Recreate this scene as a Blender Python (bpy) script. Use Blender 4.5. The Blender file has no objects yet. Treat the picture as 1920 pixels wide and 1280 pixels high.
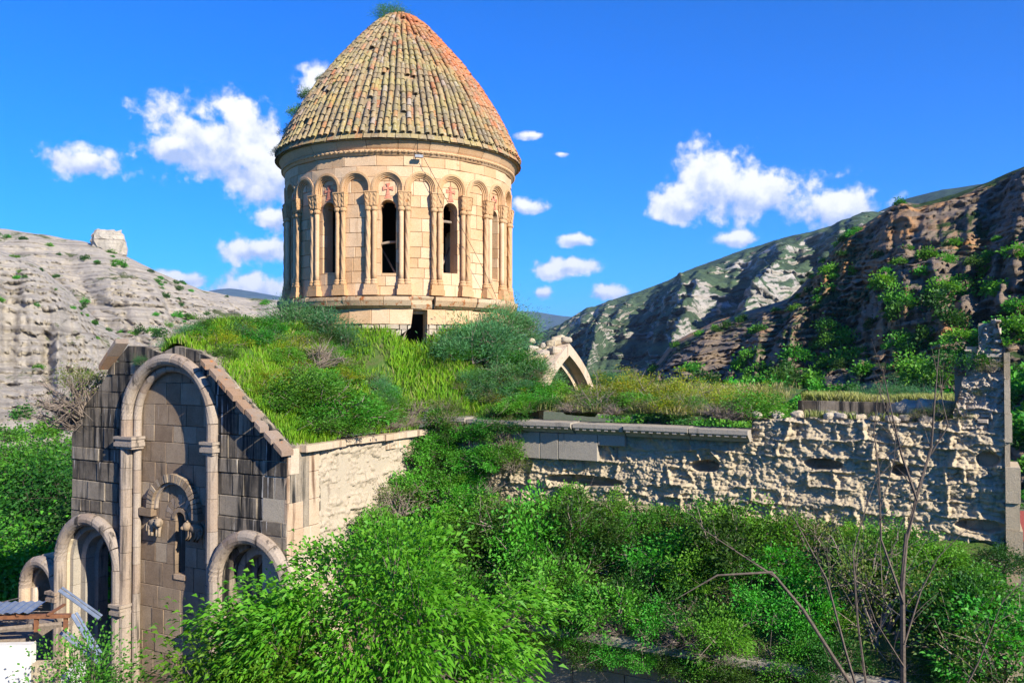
import bpy, math, random
import numpy as np
from mathutils import Matrix, Vector
from mathutils.geometry import delaunay_2d_cdt
SC = bpy.context.scene
COL = SC.collection
R_ = math.radians
# ------------------------------------------------------------------ camera
cam = bpy.data.cameras.new('camera'); cam.lens = 30.0; cam.sensor_width = 36.0
cam.clip_start = 0.1; cam.clip_end = 60000
camo = bpy.data.objects.new('camera', cam); COL.objects.link(camo)
camo.location = (0, 0, 0); camo.rotation_euler = (R_(90 + 1.074), 0, 0)
SC.camera = camo
# ------------------------------------------------------------------ light: sun to the right, behind the viewer
SUN_AZ = 43.0      # degrees from -Y (behind the viewer) towards +X
SUN_EL = 29.0
sdir = Vector((math.sin(R_(SUN_AZ)) * math.cos(R_(SUN_EL)), -math.cos(R_(SUN_AZ)) * math.cos(R_(SUN_EL)), math.sin(R_(SUN_EL))))
sun = bpy.data.lights.new('sun', 'SUN'); sun.energy = 5.0; sun.angle = R_(0.53); sun.color = (1.0, 0.93, 0.80)
suno = bpy.data.objects.new('sun', sun); COL.objects.link(suno)
suno.rotation_euler = sdir.to_track_quat('Z', 'Y').to_euler()
SC.view_settings.view_transform = 'Standard'; SC.view_settings.look = 'None'
SC.view_settings.gamma = 1.0; SC.view_settings.use_curve_mapping = False
SC.view_settings.exposure = 0.95
SC.cycles.max_bounces = 5; SC.cycles.diffuse_bounces = 3; SC.cycles.transmission_bounces = 3
SC.cycles.transparent_max_bounces = 4; SC.cycles.volume_bounces = 0
# ------------------------------------------------------------------ world: clear sky with drifting fair-weather clouds
world = bpy.data.worlds.new('World'); SC.world = world; world.use_nodes = True
nt = world.node_tree; nt.nodes.clear()
def N(t, **k):
    n = nt.nodes.new(t)
    for a, b in k.items(): setattr(n, a, b)
    return n
def LK(a, b): nt.links.new(a, b)
def MT(op, a, b=None, c=None, clamp=False):
    n = N('ShaderNodeMath', operation=op); n.use_clamp = clamp
    for i, v in enumerate((a, b, c)):
        if v is None: continue
        if isinstance(v, (int, float)): n.inputs[i].default_value = v
        else: LK(v, n.inputs[i])
    return n.outputs[0]
sky = N('ShaderNodeTexSky', sky_type='NISHITA'); sky.sun_disc = False
sky.sun_elevation = R_(SUN_EL); sky.sun_rotation = R_(180 - SUN_AZ); sky.altitude = 1200
sky.air_density = 1.0; sky.dust_density = 0.15; sky.ozone_density = 3.0
hs = N('ShaderNodeHueSaturation'); hs.inputs['Hue'].default_value = 0.503; hs.inputs['Saturation'].default_value = 1.8; hs.inputs['Value'].default_value = 1.0
tint = N('ShaderNodeMix', data_type='RGBA', blend_type='MULTIPLY'); tint.inputs[0].default_value = 1.0; LK(sky.outputs[0], tint.inputs[6]); tint.inputs[7].default_value = (.12, .60, 1.28, 1)
LK(tint.outputs[2], hs.inputs['Color'])
tc = N('ShaderNodeTexCoord'); sx = N('ShaderNodeSeparateXYZ'); LK(tc.outputs['Generated'], sx.inputs[0])
AZ = MT('ARCTAN2', sx.outputs[0], sx.outputs[1]); EL = MT('ARCSINE', sx.outputs[2])
ns = N('ShaderNodeTexNoise'); ns.inputs['Scale'].default_value = 22; ns.inputs['Detail'].default_value = 9; ns.inputs['Roughness'].default_value = 0.6
LK(tc.outputs['Generated'], ns.inputs['Vector'])
ns2 = N('ShaderNodeTexNoise'); ns2.inputs['Scale'].default_value = 60; ns2.inputs['Detail'].default_value = 6
LK(tc.outputs['Generated'], ns2.inputs['Vector'])
# clouds: azimuth, elevation (deg), half width, half height (deg)
CL = [(-19.0, 13.4, 4.6, 2.6), (-17.6, 14.9, 2.4, 1.6), (-15.8, 11.6, 3.4, 2.2), (-22.0, 12.8, 2.2, 1.0), (-26.6, 11.6, 2.2, .9), (-12.6, 17.0, 1.5, 1.7),
      (-16.6, 6.9, 2.2, .9), (-15.6, 8.9, 1.4, .9), (-16.8, 4.4, 2.6, 1.0), (-21.5, 4.9, 2.0, .5),
      (13.2, 11.6, 3.0, 1.9), (15.6, 10.4, 5.0, 1.8), (20.5, 9.2, 3.8, 1.4), (11.3, 10.0, 2.0, 1.3),
      (1.0, 10.0, 1.5, .55), (3.8, 6.1, 2.0, .6), (2.6, 5.7, 1.2, .6), (4.2, 7.8, 1.1, .5), (6.3, 4.3, 1.5, .6), (2.0, 4.3, 1.0, .5),
      (1.3, 14.6, .9, .3), (3.5, 13.4, .8, .25), (14.6, 7.6, 1.6, .6),
      (60, 14, 6, 2.4), (75, 22, 5, 2), (110, 12, 7, 2.5), (150, 18, 6, 2.2), (-60, 13, 6, 2.2), (-85, 20, 5, 1.8), (-130, 15, 7, 2.6), (-165, 24, 5, 2)]
D = None; G = None
for (a, e, w, h) in CL:
    da = MT('MULTIPLY', MT('SUBTRACT', AZ, R_(a)), 1 / R_(w)); de = MT('MULTIPLY', MT('SUBTRACT', EL, R_(e)), 1 / R_(h))
    d = MT('SUBTRACT', 1.0, MT('SQRT', MT('ADD', MT('MULTIPLY', da, da), MT('MULTIPLY', de, de))))
    g = MT('MULTIPLY', MT('MAXIMUM', d, 0.0), de)
    D = d if D is None else MT('SMOOTH_MAX', D, d, 0.25); G = g if G is None else MT('ADD', G, g)
dens = MT('ADD', MT('MAXIMUM', D, -1.0), MT('MULTIPLY', MT('SUBTRACT', ns.outputs[0], 0.44), 2.5))
dens = MT('ADD', dens, MT('MULTIPLY', MT('SUBTRACT', ns2.outputs[0], 0.5), 1.5))
alpha = N('ShaderNodeMapRange', interpolation_type='SMOOTHSTEP'); LK(dens, alpha.inputs[0])
alpha.inputs[1].default_value = -0.02; alpha.inputs[2].default_value = 0.62
shade = N('ShaderNodeMapRange', interpolation_type='SMOOTHSTEP')
LK(MT('ADD', MT('ADD', MT('MULTIPLY', G, 1.3), MT('MULTIPLY', dens, 0.35)), MT('MULTIPLY', MT('SUBTRACT', ns2.outputs[0], .5), 1.1)), shade.inputs[0])
shade.inputs[1].default_value = -0.25; shade.inputs[2].default_value = 0.62
cc = N('ShaderNodeMix', data_type='RGBA'); LK(shade.outputs[0], cc.inputs[0])
cc.inputs[6].default_value = (2.6, 3.3, 5.2, 1); cc.inputs[7].default_value = (6.2, 6.2, 6.3, 1)
mx = N('ShaderNodeMix', data_type='RGBA'); LK(alpha.outputs[0], mx.inputs[0]); LK(hs.outputs[0], mx.inputs[6]); LK(cc.outputs[2], mx.inputs[7])
bg = N('ShaderNodeBackground'); bg.inputs['Strength'].default_value = 0.098
LK(mx.outputs[2], bg.inputs['Color'])
wo = N('ShaderNodeOutputWorld'); LK(bg.outputs[0], wo.inputs['Surface'])
# ------------------------------------------------------------------ helpers
rng = np.random.default_rng(7); random.seed(7)
def _h(ix, iy, iz, s):
    n = (ix * 374761393 + iy * 668265263 + iz * 2147483647 + s * 974634521) & 0xffffffff
    n = ((n ^ (n >> 13)) * 1274126177) & 0xffffffff
    n = ((n ^ (n >> 16)) * 2246822519) & 0xffffffff
    return ((n ^ (n >> 15)) & 0xffffff) / float(0xffffff)
def vn(x, y, z, s=0):
    x = np.asarray(x, float); y = np.asarray(y, float) + 0 * x; z = np.asarray(z, float) + 0 * x
    ix, iy, iz = (np.floor(v).astype(np.int64) for v in (x, y, z)); fx, fy, fz = x - ix, y - iy, z - iz
    fx, fy, fz = (t * t * (3 - 2 * t) for t in (fx, fy, fz)); r = 0
    for a in (0, 1):
        for b in (0, 1):
            for c in (0, 1):
                r = r + _h(ix + a, iy + b, iz + c, s) * (fx if a else 1 - fx) * (fy if b else 1 - fy) * (fz if c else 1 - fz)
    return r
def fbm(x, y, z, oct=4, s=0, g=.5):
    r = 0; a = 1; t = 0
    for i in range(oct):
        r = r + a * vn(x, y, z, s + i); t += a; a *= g; x, y, z = x * 2.03, y * 2.03, z * 2.03
    return r / t
def mesh(name, V, F, smooth=False):
    m = bpy.data.meshes.new(name)
    if isinstance(F, np.ndarray):
        V = np.asarray(V, np.float32); k = F.shape[1]
        m.vertices.add(len(V)); m.vertices.foreach_set('co', V.ravel())
        m.loops.add(F.size); m.loops.foreach_set('vertex_index', F.ravel().astype(np.int32))
        m.polygons.add(len(F)); m.polygons.foreach_set('loop_start', np.arange(0, F.size, k, dtype=np.int32))
        m.polygons.foreach_set('loop_total', np.full(len(F), k, np.int32)); m.update(calc_edges=True)
    else:
        m.from_pydata([tuple(v) for v in V], [], F); m.update()
    if smooth: m.polygons.foreach_set('use_smooth', np.ones(len(m.polygons), bool))
    return m
def add(name, me, mat=None, parent=None, loc=None, rot=None, scale=None, kind=None, label=None, cat=None, group=None):
    o = bpy.data.objects.new(name, me)
    if mat and me is not None and not me.materials: me.materials.append(mat)
    COL.objects.link(o)
    if parent: o.parent = parent
    if loc is not None: o.location = loc
    if rot is not None: o.rotation_euler = rot
    if scale is not None: o.scale = scale if hasattr(scale, '__len__') else (scale,) * 3
    for k, v in (('kind', kind), ('label', label), ('category', cat), ('group', group)):
        if v: o[k] = v
    return o
def ob(name, V, F, mat, parent=None, smooth=False, **k): return add(name, mesh(name, V, F, smooth), mat, parent, **k)
class MB:
    """collects faces of ONE piece"""
    def __init__(s): s.V = []; s.F = []
    def addf(s, V, F):
        n = len(s.V); s.V += [tuple(v) for v in V]; s.F += [tuple(i + n for i in f) for f in F]
    def box(s, a, b, c=0.0):
        (x0, y0, z0), (x1, y1, z1) = a, b
        s.addf([(x0, y0, z0), (x1, y0, z0), (x1, y1, z0), (x0, y1, z0), (x0, y0, z1), (x1, y0, z1), (x1, y1, z1), (x0, y1, z1)],
               [(0, 3, 2, 1), (4, 5, 6, 7), (0, 1, 5, 4), (1, 2, 6, 5), (2, 3, 7, 6), (3, 0, 4, 7)])
    def tube(s, P, Rr, n=6, cap=True):
        P = [Vector(p) for p in P]; base = len(s.V)
        if not hasattr(Rr, '__len__'): Rr = [Rr] * len(P)
        up = Vector((0.13, 0.21, 1))
        for i, p in enumerate(P):
            t = (P[min(i + 1, len(P) - 1)] - P[max(i - 1, 0)]).normalized()
            a = t.cross(up)
            if a.length < .1: a = t.cross(Vector((1, 0, 0)))
            a.normalize(); b = t.cross(a)
            for k in range(n):
                q = 2 * math.pi * k / n; s.V.append(tuple(p + (a * math.cos(q) + b * math.sin(q)) * Rr[i]))
        for i in range(len(P) - 1):
            for k in range(n):
                s.F.append((base + i * n + k, base + (i + 1) * n + k, base + (i + 1) * n + (k + 1) % n, base + i * n + (k + 1) % n))
        if cap:
            s.F.append(tuple(base + k for k in range(n))); s.F.append(tuple(base + (len(P) - 1) * n + k for k in reversed(range(n))))
    def ob(s, name, mat, parent=None, **k): return ob(name, s.V, s.F, mat, parent, **k)
def grid_faces(nu, nv, keep=None):
    i = np.arange((nu - 1) * (nv - 1)); a = (i // (nv - 1)) * nv + i % (nv - 1)
    F = np.stack([a, a + nv, a + nv + 1, a + 1], 1)
    return F if keep is None else F[keep.ravel()]
# ---- 2-D boolean pieces:  block polygon  AND include  MINUS holes, extruded to a slab
def arch_poly(cx, cz, r, zb, n=14, point=0):
    return [(cx + r, zb)] + [(cx + r * math.cos(math.pi * k / n), cz + r * math.sin(math.pi * k / n)) for k in range(n + 1)] + [(cx - r, zb)]
def ccw(p):
    a = sum(p[i][0] * p[(i + 1) % len(p)][1] - p[(i + 1) % len(p)][0] * p[i][1] for i in range(len(p)))
    return p if a > 0 else p[::-1]
def bbox(p): xs = [q[0] for q in p]; zs = [q[1] for q in p]; return min(xs), max(xs), min(zs), max(zs)
def inside(pt, p):
    x, y = pt; c = False; j = len(p) - 1
    for i in range(len(p)):
        if (p[i][1] > y) != (p[j][1] > y) and x < (p[j][0] - p[i][0]) * (y - p[i][1]) / (p[j][1] - p[i][1]) + p[i][0]: c = not c
        j = i
    return c
def clip(poly, inc=(), exc=()):
    """returns (verts2d, tris) of the clipped polygon or None"""
    b = bbox(poly)
    def touch(q): c = bbox(q); return not (c[1] <= b[0] or c[0] >= b[1] or c[3] <= b[2] or c[2] >= b[3])
    for q in inc:
        if not touch(q): return None
    exc = [q for q in exc if touch(q)]
    inc = [q for q in inc if not all(inside(v, q) for v in poly)]
    if not exc and not inc:
        p = ccw(list(poly)); return p, [tuple(range(len(p)))]
    polys = [ccw(list(poly))] + [ccw(list(q)) for q in inc] + [ccw(list(q)) for q in exc]
    V = []; F = []
    for q in polys: F.append(list(range(len(V), len(V) + len(q)))); V += [Vector(v) for v in q]
    ov, oe, of, _, _, ff = delaunay_2d_cdt(V, [], F, 0, 1e-5)
    ni = len(inc); T = []
    for f, src in zip(of, ff):
        if 0 in src and all((1 + i) in src for i in range(ni)) and not any((1 + ni + i) in src for i in range(len(exc))): T.append(tuple(f))
    if not T: return None
    used = sorted({i for t in T for i in t}); mp = {a: i for i, a in enumerate(used)}
    P = [tuple(ov[i]) for i in used]; T = [tuple(mp[i] for i in t) for t in T]
    ar = sum(abs((P[t[1]][0] - P[t[0]][0]) * (P[t[2]][1] - P[t[0]][1]) - (P[t[2]][0] - P[t[0]][0]) * (P[t[1]][1] - P[t[0]][1])) / 2 for t in T)
    if ar < .004: return None
    return P, T
def slab(P, T, o0, o1, fn, cham=0.012):
    """prism between offsets o0 (back) and o1 (front); fn(a,b,o) -> xyz.  front edge slightly chamfered for whole blocks"""
    n = len(P); V = [fn(a, b, o0) for a, b in P]
    if len(T) == 1 and n == 4:
        cx = sum(p[0] for p in P) / n; cz = sum(p[1] for p in P) / n
        V += [fn(a, b, o1 - cham) for a, b in P]
        V += [fn(a - math.copysign(cham, a - cx), b - math.copysign(cham, b - cz), o1 + random.uniform(-.006, .006)) for a, b in P]
        F = [tuple(range(8, 12))]
        for i in range(4):
            j = (i + 1) % 4; F += [(i, j, 4 + j, 4 + i), (4 + i, 4 + j, 8 + j, 8 + i)]
        return V, F
    V += [fn(a, b, o1) for a, b in P]; F = [tuple(i + n for i in t) for t in T]
    E = {}
    for t in T:
        for i in range(len(t)): E[(t[i], t[(i + 1) % len(t)])] = 1
    for (a, b) in E:
        if (b, a) not in E: F.append((a, b, b + n, a + n))
    return V, F
def courses(x0, x1, z0, z1, hmin, hmax, lmin, lmax, rnd, gap=.008):
    z = z1; out = []
    while z > z0 + .02:
        h = min(rnd.uniform(hmin, hmax), z - z0)
        if z - h - z0 < hmin * .5: h = z - z0
        x = x0 - rnd.uniform(0, lmax * .7)
        while x < x1:
            l = rnd.uniform(lmin, lmax); a, b = max(x, x0), min(x + l, x1)
            if b - a > .06: out.append([(a + gap, z - h + gap), (b - gap, z - h + gap), (b - gap, z - gap), (a + gap, z - gap)])
            x += l
        z -= h
    return out
def merged(name, items, mat, parent, kind='stuff'):
    V = []; F = []
    for v, f in items:
        n = len(V); V += list(v); F += [tuple(i + n for i in q) for q in f]
    if V: return ob(name, V, F, mat, parent, kind=kind)
# ------------------------------------------------------------------ materials
def newmat(name):
    global nt
    m = bpy.data.materials.new(name); m.use_nodes = True; nt = m.node_tree
    b = nt.nodes['Principled BSDF']; b.inputs['Roughness'].default_value = .9; b.inputs['Specular IOR Level'].default_value = .2
    return m, b
def coord(scale=(1, 1, 1), world=False):
    mp = N('ShaderNodeMapping'); mp.inputs['Scale'].default_value = scale
    if world: LK(N('ShaderNodeNewGeometry').outputs['Position'], mp.inputs[0])
    else: LK(N('ShaderNodeTexCoord').outputs['Object'], mp.inputs[0])
    return mp.outputs[0]
def noise(vec, scale, detail=5, rough=.55):
    n = N('ShaderNodeTexNoise'); n.inputs['Scale'].default_value = scale; n.inputs['Detail'].default_value = detail; n.inputs['Roughness'].default_value = rough
    LK(vec, n.inputs['Vector']); return n.outputs[0]
def ramp(fac, stops):
    r = N('ShaderNodeValToRGB'); LK(fac, r.inputs[0]); e = r.color_ramp.elements
    while len(e) < len(stops): e.new(.5)
    for i, (p, c) in enumerate(stops): e[i].position = p; e[i].color = (*c, 1) if len(c) == 3 else c
    return r.outputs[0]
def mixc(f, a, b, mode='MIX'):
    n = N('ShaderNodeMix', data_type='RGBA', blend_type=mode)
    for i, v in ((0, f), (6, a), (7, b)):
        if isinstance(v, (int, float)): n.inputs[i].default_value = v
        elif isinstance(v, tuple): n.inputs[i].default_value = (*v, 1)
        else: LK(v, n.inputs[i])
    return n.outputs[2]
def rangef(v, a, b, c=0., d=1.):
    n = N('ShaderNodeMapRange'); LK(v, n.inputs[0])
    for i, q in enumerate((a, b, c, d)): n.inputs[i + 1].default_value = q
    return n.outputs[0]
def bump(b, h, strength=.5, dist=.03):
    n = N('ShaderNodeBump'); n.inputs['Strength'].default_value = strength; n.inputs['Distance'].default_value = dist
    LK(h, n.inputs['Height']); LK(n.outputs[0], b.inputs['Normal'])
def stone(name, pal, streak=None, spots=None, vary=.35, scale=1.0, bs=.5, light=None):
    """pal: 3 block colours; streak: (colour, amount) vertical run-off stains; spots: (colour, threshold) lichen"""
    m, b = newmat(name); oc = coord(); wc = coord(world=True)
    rnd = N('ShaderNodeObjectInfo').outputs['Random']
    c = ramp(rnd, [(0, pal[0]), (.5, pal[1]), (1, pal[2])])
    n1 = noise(wc, 2.2 * scale, 6, .65)
    c = mixc(rangef(n1, .3, .75), c, pal[1], 'MIX') if vary < .3 else mixc(.34, c, ramp(n1, [(.3, pal[0]), (.5, pal[1]), (.7, pal[2])]))
    fine = noise(wc, 26 * scale, 5, .7)
    c = mixc(.55, c, ramp(fine, [(.25, (.35, .35, .35)), (.5, (.95, .95, .95)), (.8, (1.3, 1.28, 1.25))]), 'MULTIPLY')
    if streak:
        s = noise(coord((2.6, 2.6, .22), world=True), 1.6, 5, .6)
        c = mixc(rangef(s, streak[1], streak[1] + .14), c, streak[0])
    if light:
        s = noise(coord((4.2, 4.2, .25), world=True), 1.9, 4, .6)
        c = mixc(rangef(s, light[1], light[1] + .12), c, light[0])
    if spots:
        s = noise(wc, 3.7, 6, .7); c = mixc(rangef(s, spots[1], spots[1] + .06), c, spots[0])
    LK(c, b.inputs['Base Color'])
    bump(b, mixc(.5, noise(wc, 9 * scale, 6, .7), fine), bs, .03)
    return m
M = {}
M['peach'] = stone('peach_sandstone', [(.49, .285, .14), (.60, .395, .225), (.67, .49, .32)], spots=((.45, .20, .07), .66), streak=((.36, .20, .10), .63))
M['peach_carved'] = stone('carved_sandstone', [(.48, .27, .12), (.53, .33, .17), (.57, .38, .22)], spots=((.42, .19, .07), .62), bs=.8)
M['ledge'] = stone('ledge_sandstone', [(.48, .30, .16), (.50, .36, .22), (.55, .42, .28)], spots=((.34, .11, .03), .55), streak=((.16, .11, .07), .60), bs=.9)
M['facade'] = stone('weathered_basalt', [(.055, .046, .036), (.185, .15, .11), (.40, .33, .24)], streak=((.02, .02, .02), .465), light=((.62, .57, .50), .63), bs=.6)
M['panel'] = stone('brown_ashlar', [(.15, .10, .062), (.26, .185, .12), (.40, .315, .22)], streak=((.03, .027, .025), .58), light=((.48, .42, .35), .66), bs=.5)
M['roll'] = stone('pale_moulding_stone', [(.27, .19, .135), (.38, .31, .24), (.30, .245, .20)], streak=((.05, .042, .036), .55), spots=((.38, .17, .05), .68), bs=.6)
M['pale'] = stone('cream_ashlar', [(.44, .30, .19), (.50, .38, .26), (.52, .43, .33)], streak=((.15, .09, .055), .56), light=((.66, .60, .52), .64))
M['rubble'] = stone('mortar_core', [(.38, .30, .21), (.45, .38, .28), (.30, .245, .18)], streak=((.17, .13, .095), .60), spots=((.38, .20, .09), .66), bs=1.0, scale=1.6)
M['greyrub'] = stone('grey_mortar_core', [(.36, .28, .175), (.47, .38, .25), (.55, .455, .315)], streak=((.12, .11, .10), .60), spots=((.34, .22, .10), .69), bs=1.0, scale=1.6)
M['slab'] = stone('grey_facing_slab', [(.32, .28, .22), (.39, .34, .27), (.28, .25, .2)], streak=((.08, .075, .07), .6))
M['fieldstone'] = stone('field_stone', [(.40, .30, .20), (.50, .43, .33), (.33, .26, .2)], spots=((.42, .17, .06), .62), bs=.8)
M['rust'] = stone('lichen_orange_coping', [(.24, .19, .15), (.28, .17, .10), (.26, .23, .20)], spots=((.40, .14, .03), .60), bs=.8)
M['dark'] = stone('shade_dark_stone', [(.06, .055, .05), (.09, .08, .07), (.12, .1, .085)])  # near-black base colours stand in for the shade of interiors
def plain(name, c, rough=.8, metal=0., c2=None, sc=8):
    m, b = newmat(name); b.inputs['Roughness'].default_value = rough; b.inputs['Metallic'].default_value = metal
    LK(mixc(rangef(noise(coord(world=True), sc, 5, .65), .35, .7), c, c2 or tuple(v * .6 for v in c)), b.inputs['Base Color']); return m
M['paint_red'] = plain('faded_red_paint', (.50, .13, .08), .9, 0, (.58, .30, .19), 5)
M['wood'] = plain('grey_wood', (.30, .24, .18), .9, 0, (.16, .12, .09), 14)
M['bark'] = plain('bark', (.16, .125, .095), .95, 0, (.07, .055, .045), 16)
M['twig'] = plain('dry_twigs', (.30, .24, .19), .95, 0, (.16, .125, .10), 20)
M['deadbark'] = plain('pale_dead_bark', (.24, .19, .15), .95, 0, (.11, .085, .07), 10)
M['rustmetal'] = plain('rusty_steel', (.30, .13, .06), .7, .2, (.16, .075, .045), 9)
M['zinc'] = plain('galvanised_sheet', (.34, .40, .48), .45, .6, (.22, .26, .32), 5)
M['white'] = plain('white_plaster', (.72, .70, .66), .9, 0, (.58, .55, .50), 2)
M['cable'] = plain('black_cable', (.03, .03, .03), .6)
M['lampgrey'] = plain('lamp_housing', (.25, .26, .28), .5, .3)
def tilemat():
    m, b = newmat('weathered_clay_tile'); wc = coord(world=True); rnd = N('ShaderNodeObjectInfo').outputs['Random']
    isl = N('ShaderNodeNewGeometry').outputs['Random Per Island']
    rr = MT('FRACT', MT('ADD', rnd, isl))
    c = ramp(rr, [(0, (.21, .15, .085)), (.3, (.31, .225, .12)), (.5, (.19, .15, .10)), (.75, (.33, .245, .13)), (.93, (.34, .14, .065)), (1, (.33, .28, .22))])
    g = noise(wc, 1.1, 4, .6); c = mixc(rangef(g, .45, .66, 0, .6), c, (.37, .31, .10))
    sp = N('ShaderNodeSeparateXYZ'); LK(N('ShaderNodeNewGeometry').outputs['Position'], sp.inputs[0])
    # younger red tiles on the eastern flank of the cone, towards its top
    e = MT('ADD', MT('MULTIPLY', MT('ADD', sp.outputs[0], 3.2), .34), MT('MULTIPLY', MT('SUBTRACT', sp.outputs[2], 11.0), .30))
    e = MT('ADD', e, MT('MULTIPLY', MT('SUBTRACT', noise(wc, 1.6, 5, .7), .5), 2.0))
    c = mixc(rangef(e, .15, .8, 0, .85), c, (.48, .14, .05))
    l = noise(wc, 14, 5, .75); c = mixc(rangef(l, .56, .66, 0, .8), c, (.52, .49, .40)); c = mixc(rangef(noise(wc, 9, 5, .75), .60, .70, 0, .85), c, (.07, .055, .04))
    LK(c, b.inputs['Base Color']); bump(b, l, .6, .02); return m
M['tile'] = tilemat()
def leafmat(name, c1, c2, c3, trans=.35, sc=.9):
    m, b = newmat(name); wc = coord(world=True)
    isl = N('ShaderNodeNewGeometry').outputs['Random Per Island']
    c = mixc(rangef(noise(wc, sc, 3, .6), .35, .68), c1, c2); c = mixc(rangef(isl, .55, 1.0, 0, .8), c, c3)
    hv = N('ShaderNodeHueSaturation'); rn = N('ShaderNodeObjectInfo').outputs['Random']; LK(rangef(rn, 0, 1, .78, 1.42), hv.inputs['Value']); LK(rangef(MT('FRACT', MT('MULTIPLY', rn, 7.3)), 0, 1, .475, .52), hv.inputs['Hue']); LK(c, hv.inputs['Color']); c = hv.outputs[0]
    b.inputs['Roughness'].default_value = .55; b.inputs['Specular IOR Level'].default_value = .3
    LK(c, b.inputs['Base Color'])
    tr = N('ShaderNodeBsdfTranslucent'); LK(mixc(1.0, c, (1.25, 1.2, .45), 'MULTIPLY'), tr.inputs[0])
    ms = N('ShaderNodeMixShader'); ms.inputs[0].default_value = trans
    LK(b.outputs[0], ms.inputs[1]); LK(tr.outputs[0], ms.inputs[2]); LK(ms.outputs[0], nt.nodes['Material Output'].inputs[0]); return m
M['walnut'] = leafmat('walnut_leaf', (.055, .215, .009), (.10, .30, .012), (.155, .34, .028))
M['leaf'] = leafmat('shrub_leaf', (.045, .20, .016), (.085, .31, .02), (.13, .32, .04))
M['leafblue'] = leafmat('greygreen_leaf', (.055, .17, .065), (.08, .24, .075), (.14, .27, .12))
M['leafyel'] = leafmat('yellow_flowering_leaf', (.12, .23, .012), (.20, .27, .012), (.46, .36, .015))
M['leafdark'] = leafmat('dark_leaf', (.025, .085, .012), (.045, .14, .015), (.06, .16, .025))
M['leafolive'] = leafmat('olive_leaf', (.075, .13, .02), (.10, .18, .025), (.20, .19, .06))
M['grass'] = leafmat('meadow_grass', (.075, .29, .012), (.14, .36, .012), (.23, .33, .04), .4, 1.3)
M['drygrass'] = leafmat('dry_grass', (.22, .27, .06), (.32, .31, .11), (.42, .37, .19), .3, .7)
def soil(name, a, b2, c):
    m, b = newmat(name); wc = coord(world=True)
    LK(mixc(rangef(noise(wc, 1.3, 6, .7), .4, .65), mixc(rangef(noise(wc, 7, 5, .7), .35, .65), a, b2), c), b.inputs['Base Color']); bump(b, noise(wc, 5, 6, .7), .8, .1); return m
M['turf'] = soil('turf_soil', (.07, .10, .02), (.12, .11, .05), (.05, .13, .015))
M['ground'] = soil('valley_ground', (.13, .12, .07), (.18, .16, .10), (.05, .10, .02))
# ================================================================== THE CHURCH (local frame: x along the nave, -y towards the gabled arm's facade)
D0 = 36.2; BR = math.atan((749.4 - 960) / 1600)
church = add('ruined_church', None, loc=(D0 * math.sin(BR), D0 * math.cos(BR), 0), rot=(0, 0, R_(-28)),
             label='ruined medieval stone church with tiled conical dome and grass-grown roof', cat='church')
CAMA = -56.0
# ---------------- drum
RB = 4.55
def dr(s, z, o): t = s / 4.7; r = RB + o; return (r * math.cos(t), r * math.sin(t), z)
WIN = [30 * k for k in range(12)]
def core():
    nth = 360; zs = list(np.arange(-.6, 3.1, .37)) + [3.12] + list(np.arange(3.4, 5.4, .33)) + list(np.arange(5.45, 5.86, .05)) + [6.1, 6.6, 7.2, 7.9]
    zs = np.array(sorted(zs)); V = []; F = []; idx = {}
    Ro, Ri = 4.34, 4.0
    def v(i, j, k):
        key = (i % nth, j, k)
        if key not in idx:
            t = R_(i); r = (Ro, Ri)[k]; idx[key] = len(V); V.append((r * math.cos(t), r * math.sin(t), zs[j]))
        return idx[key]
    def hole(i, j):
        z = (zs[j] + zs[j + 1]) / 2; a = ((i + .5 + 15) % 30) - 15
        hw = 4.3
        if abs(a) < hw and 3.12 < z < 5.5: return True
        if 5.5 <= z < 5.8 and abs(a) * 4.5 * math.pi / 180 < math.sqrt(max(0, .3 ** 2 - (z - 5.5) ** 2)): return True
        d = i + .5
        if d > 180: d -= 360
        if -55.5 < d < -42 and .1 < z < 1.75: return True
        return False
    H = {(i, j): hole(i, j) for i in range(nth) for j in range(len(zs) - 1)}
    for (i, j), h in H.items():
        if h: continue
        F.append((v(i, j, 0), v(i + 1, j, 0), v(i + 1, j + 1, 0), v(i, j + 1, 0))); F.append((v(i, j, 1), v(i, j + 1, 1), v(i + 1, j + 1, 1), v(i + 1, j, 1)))
        if H[((i + 1) % nth, j)]: F.append((v(i + 1, j, 0), v(i + 1, j, 1), v(i + 1, j + 1, 1), v(i + 1, j + 1, 0)))
        if H[((i - 1) % nth, j)]: F.append((v(i, j, 0), v(i, j + 1, 0), v(i, j + 1, 1), v(i, j, 1)))
        if j + 1 >= len(zs) - 1 or H[(i, j + 1)]: F.append((v(i, j + 1, 0), v(i + 1, j + 1, 0), v(i + 1, j + 1, 1), v(i, j + 1, 1)))
        if j == 0 or H[(i, j - 1)]: F.append((v(i, j, 0), v(i, j, 1), v(i + 1, j, 1), v(i + 1, j, 0)))
    return V, F
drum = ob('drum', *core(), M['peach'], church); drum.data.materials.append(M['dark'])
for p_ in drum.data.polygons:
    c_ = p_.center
    if math.hypot(c_.x, c_.y) < 4.1: p_.material_index = 1  # inner faces: shade inside the drum painted as a dark colour
drum['label'] = 'peach sandstone drum with arcade of twisted columns'
rnd = random.Random(3)
SW = 4.7 * math.pi / 180          # metres of arc per degree
winp = [arch_poly(k * SW, 5.5, .31, 3.1 + (k % 4) * .03) for k in range(-180, 211, 30)]
def vis(s): return math.cos(s / 4.7 - R_(CAMA))
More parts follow.
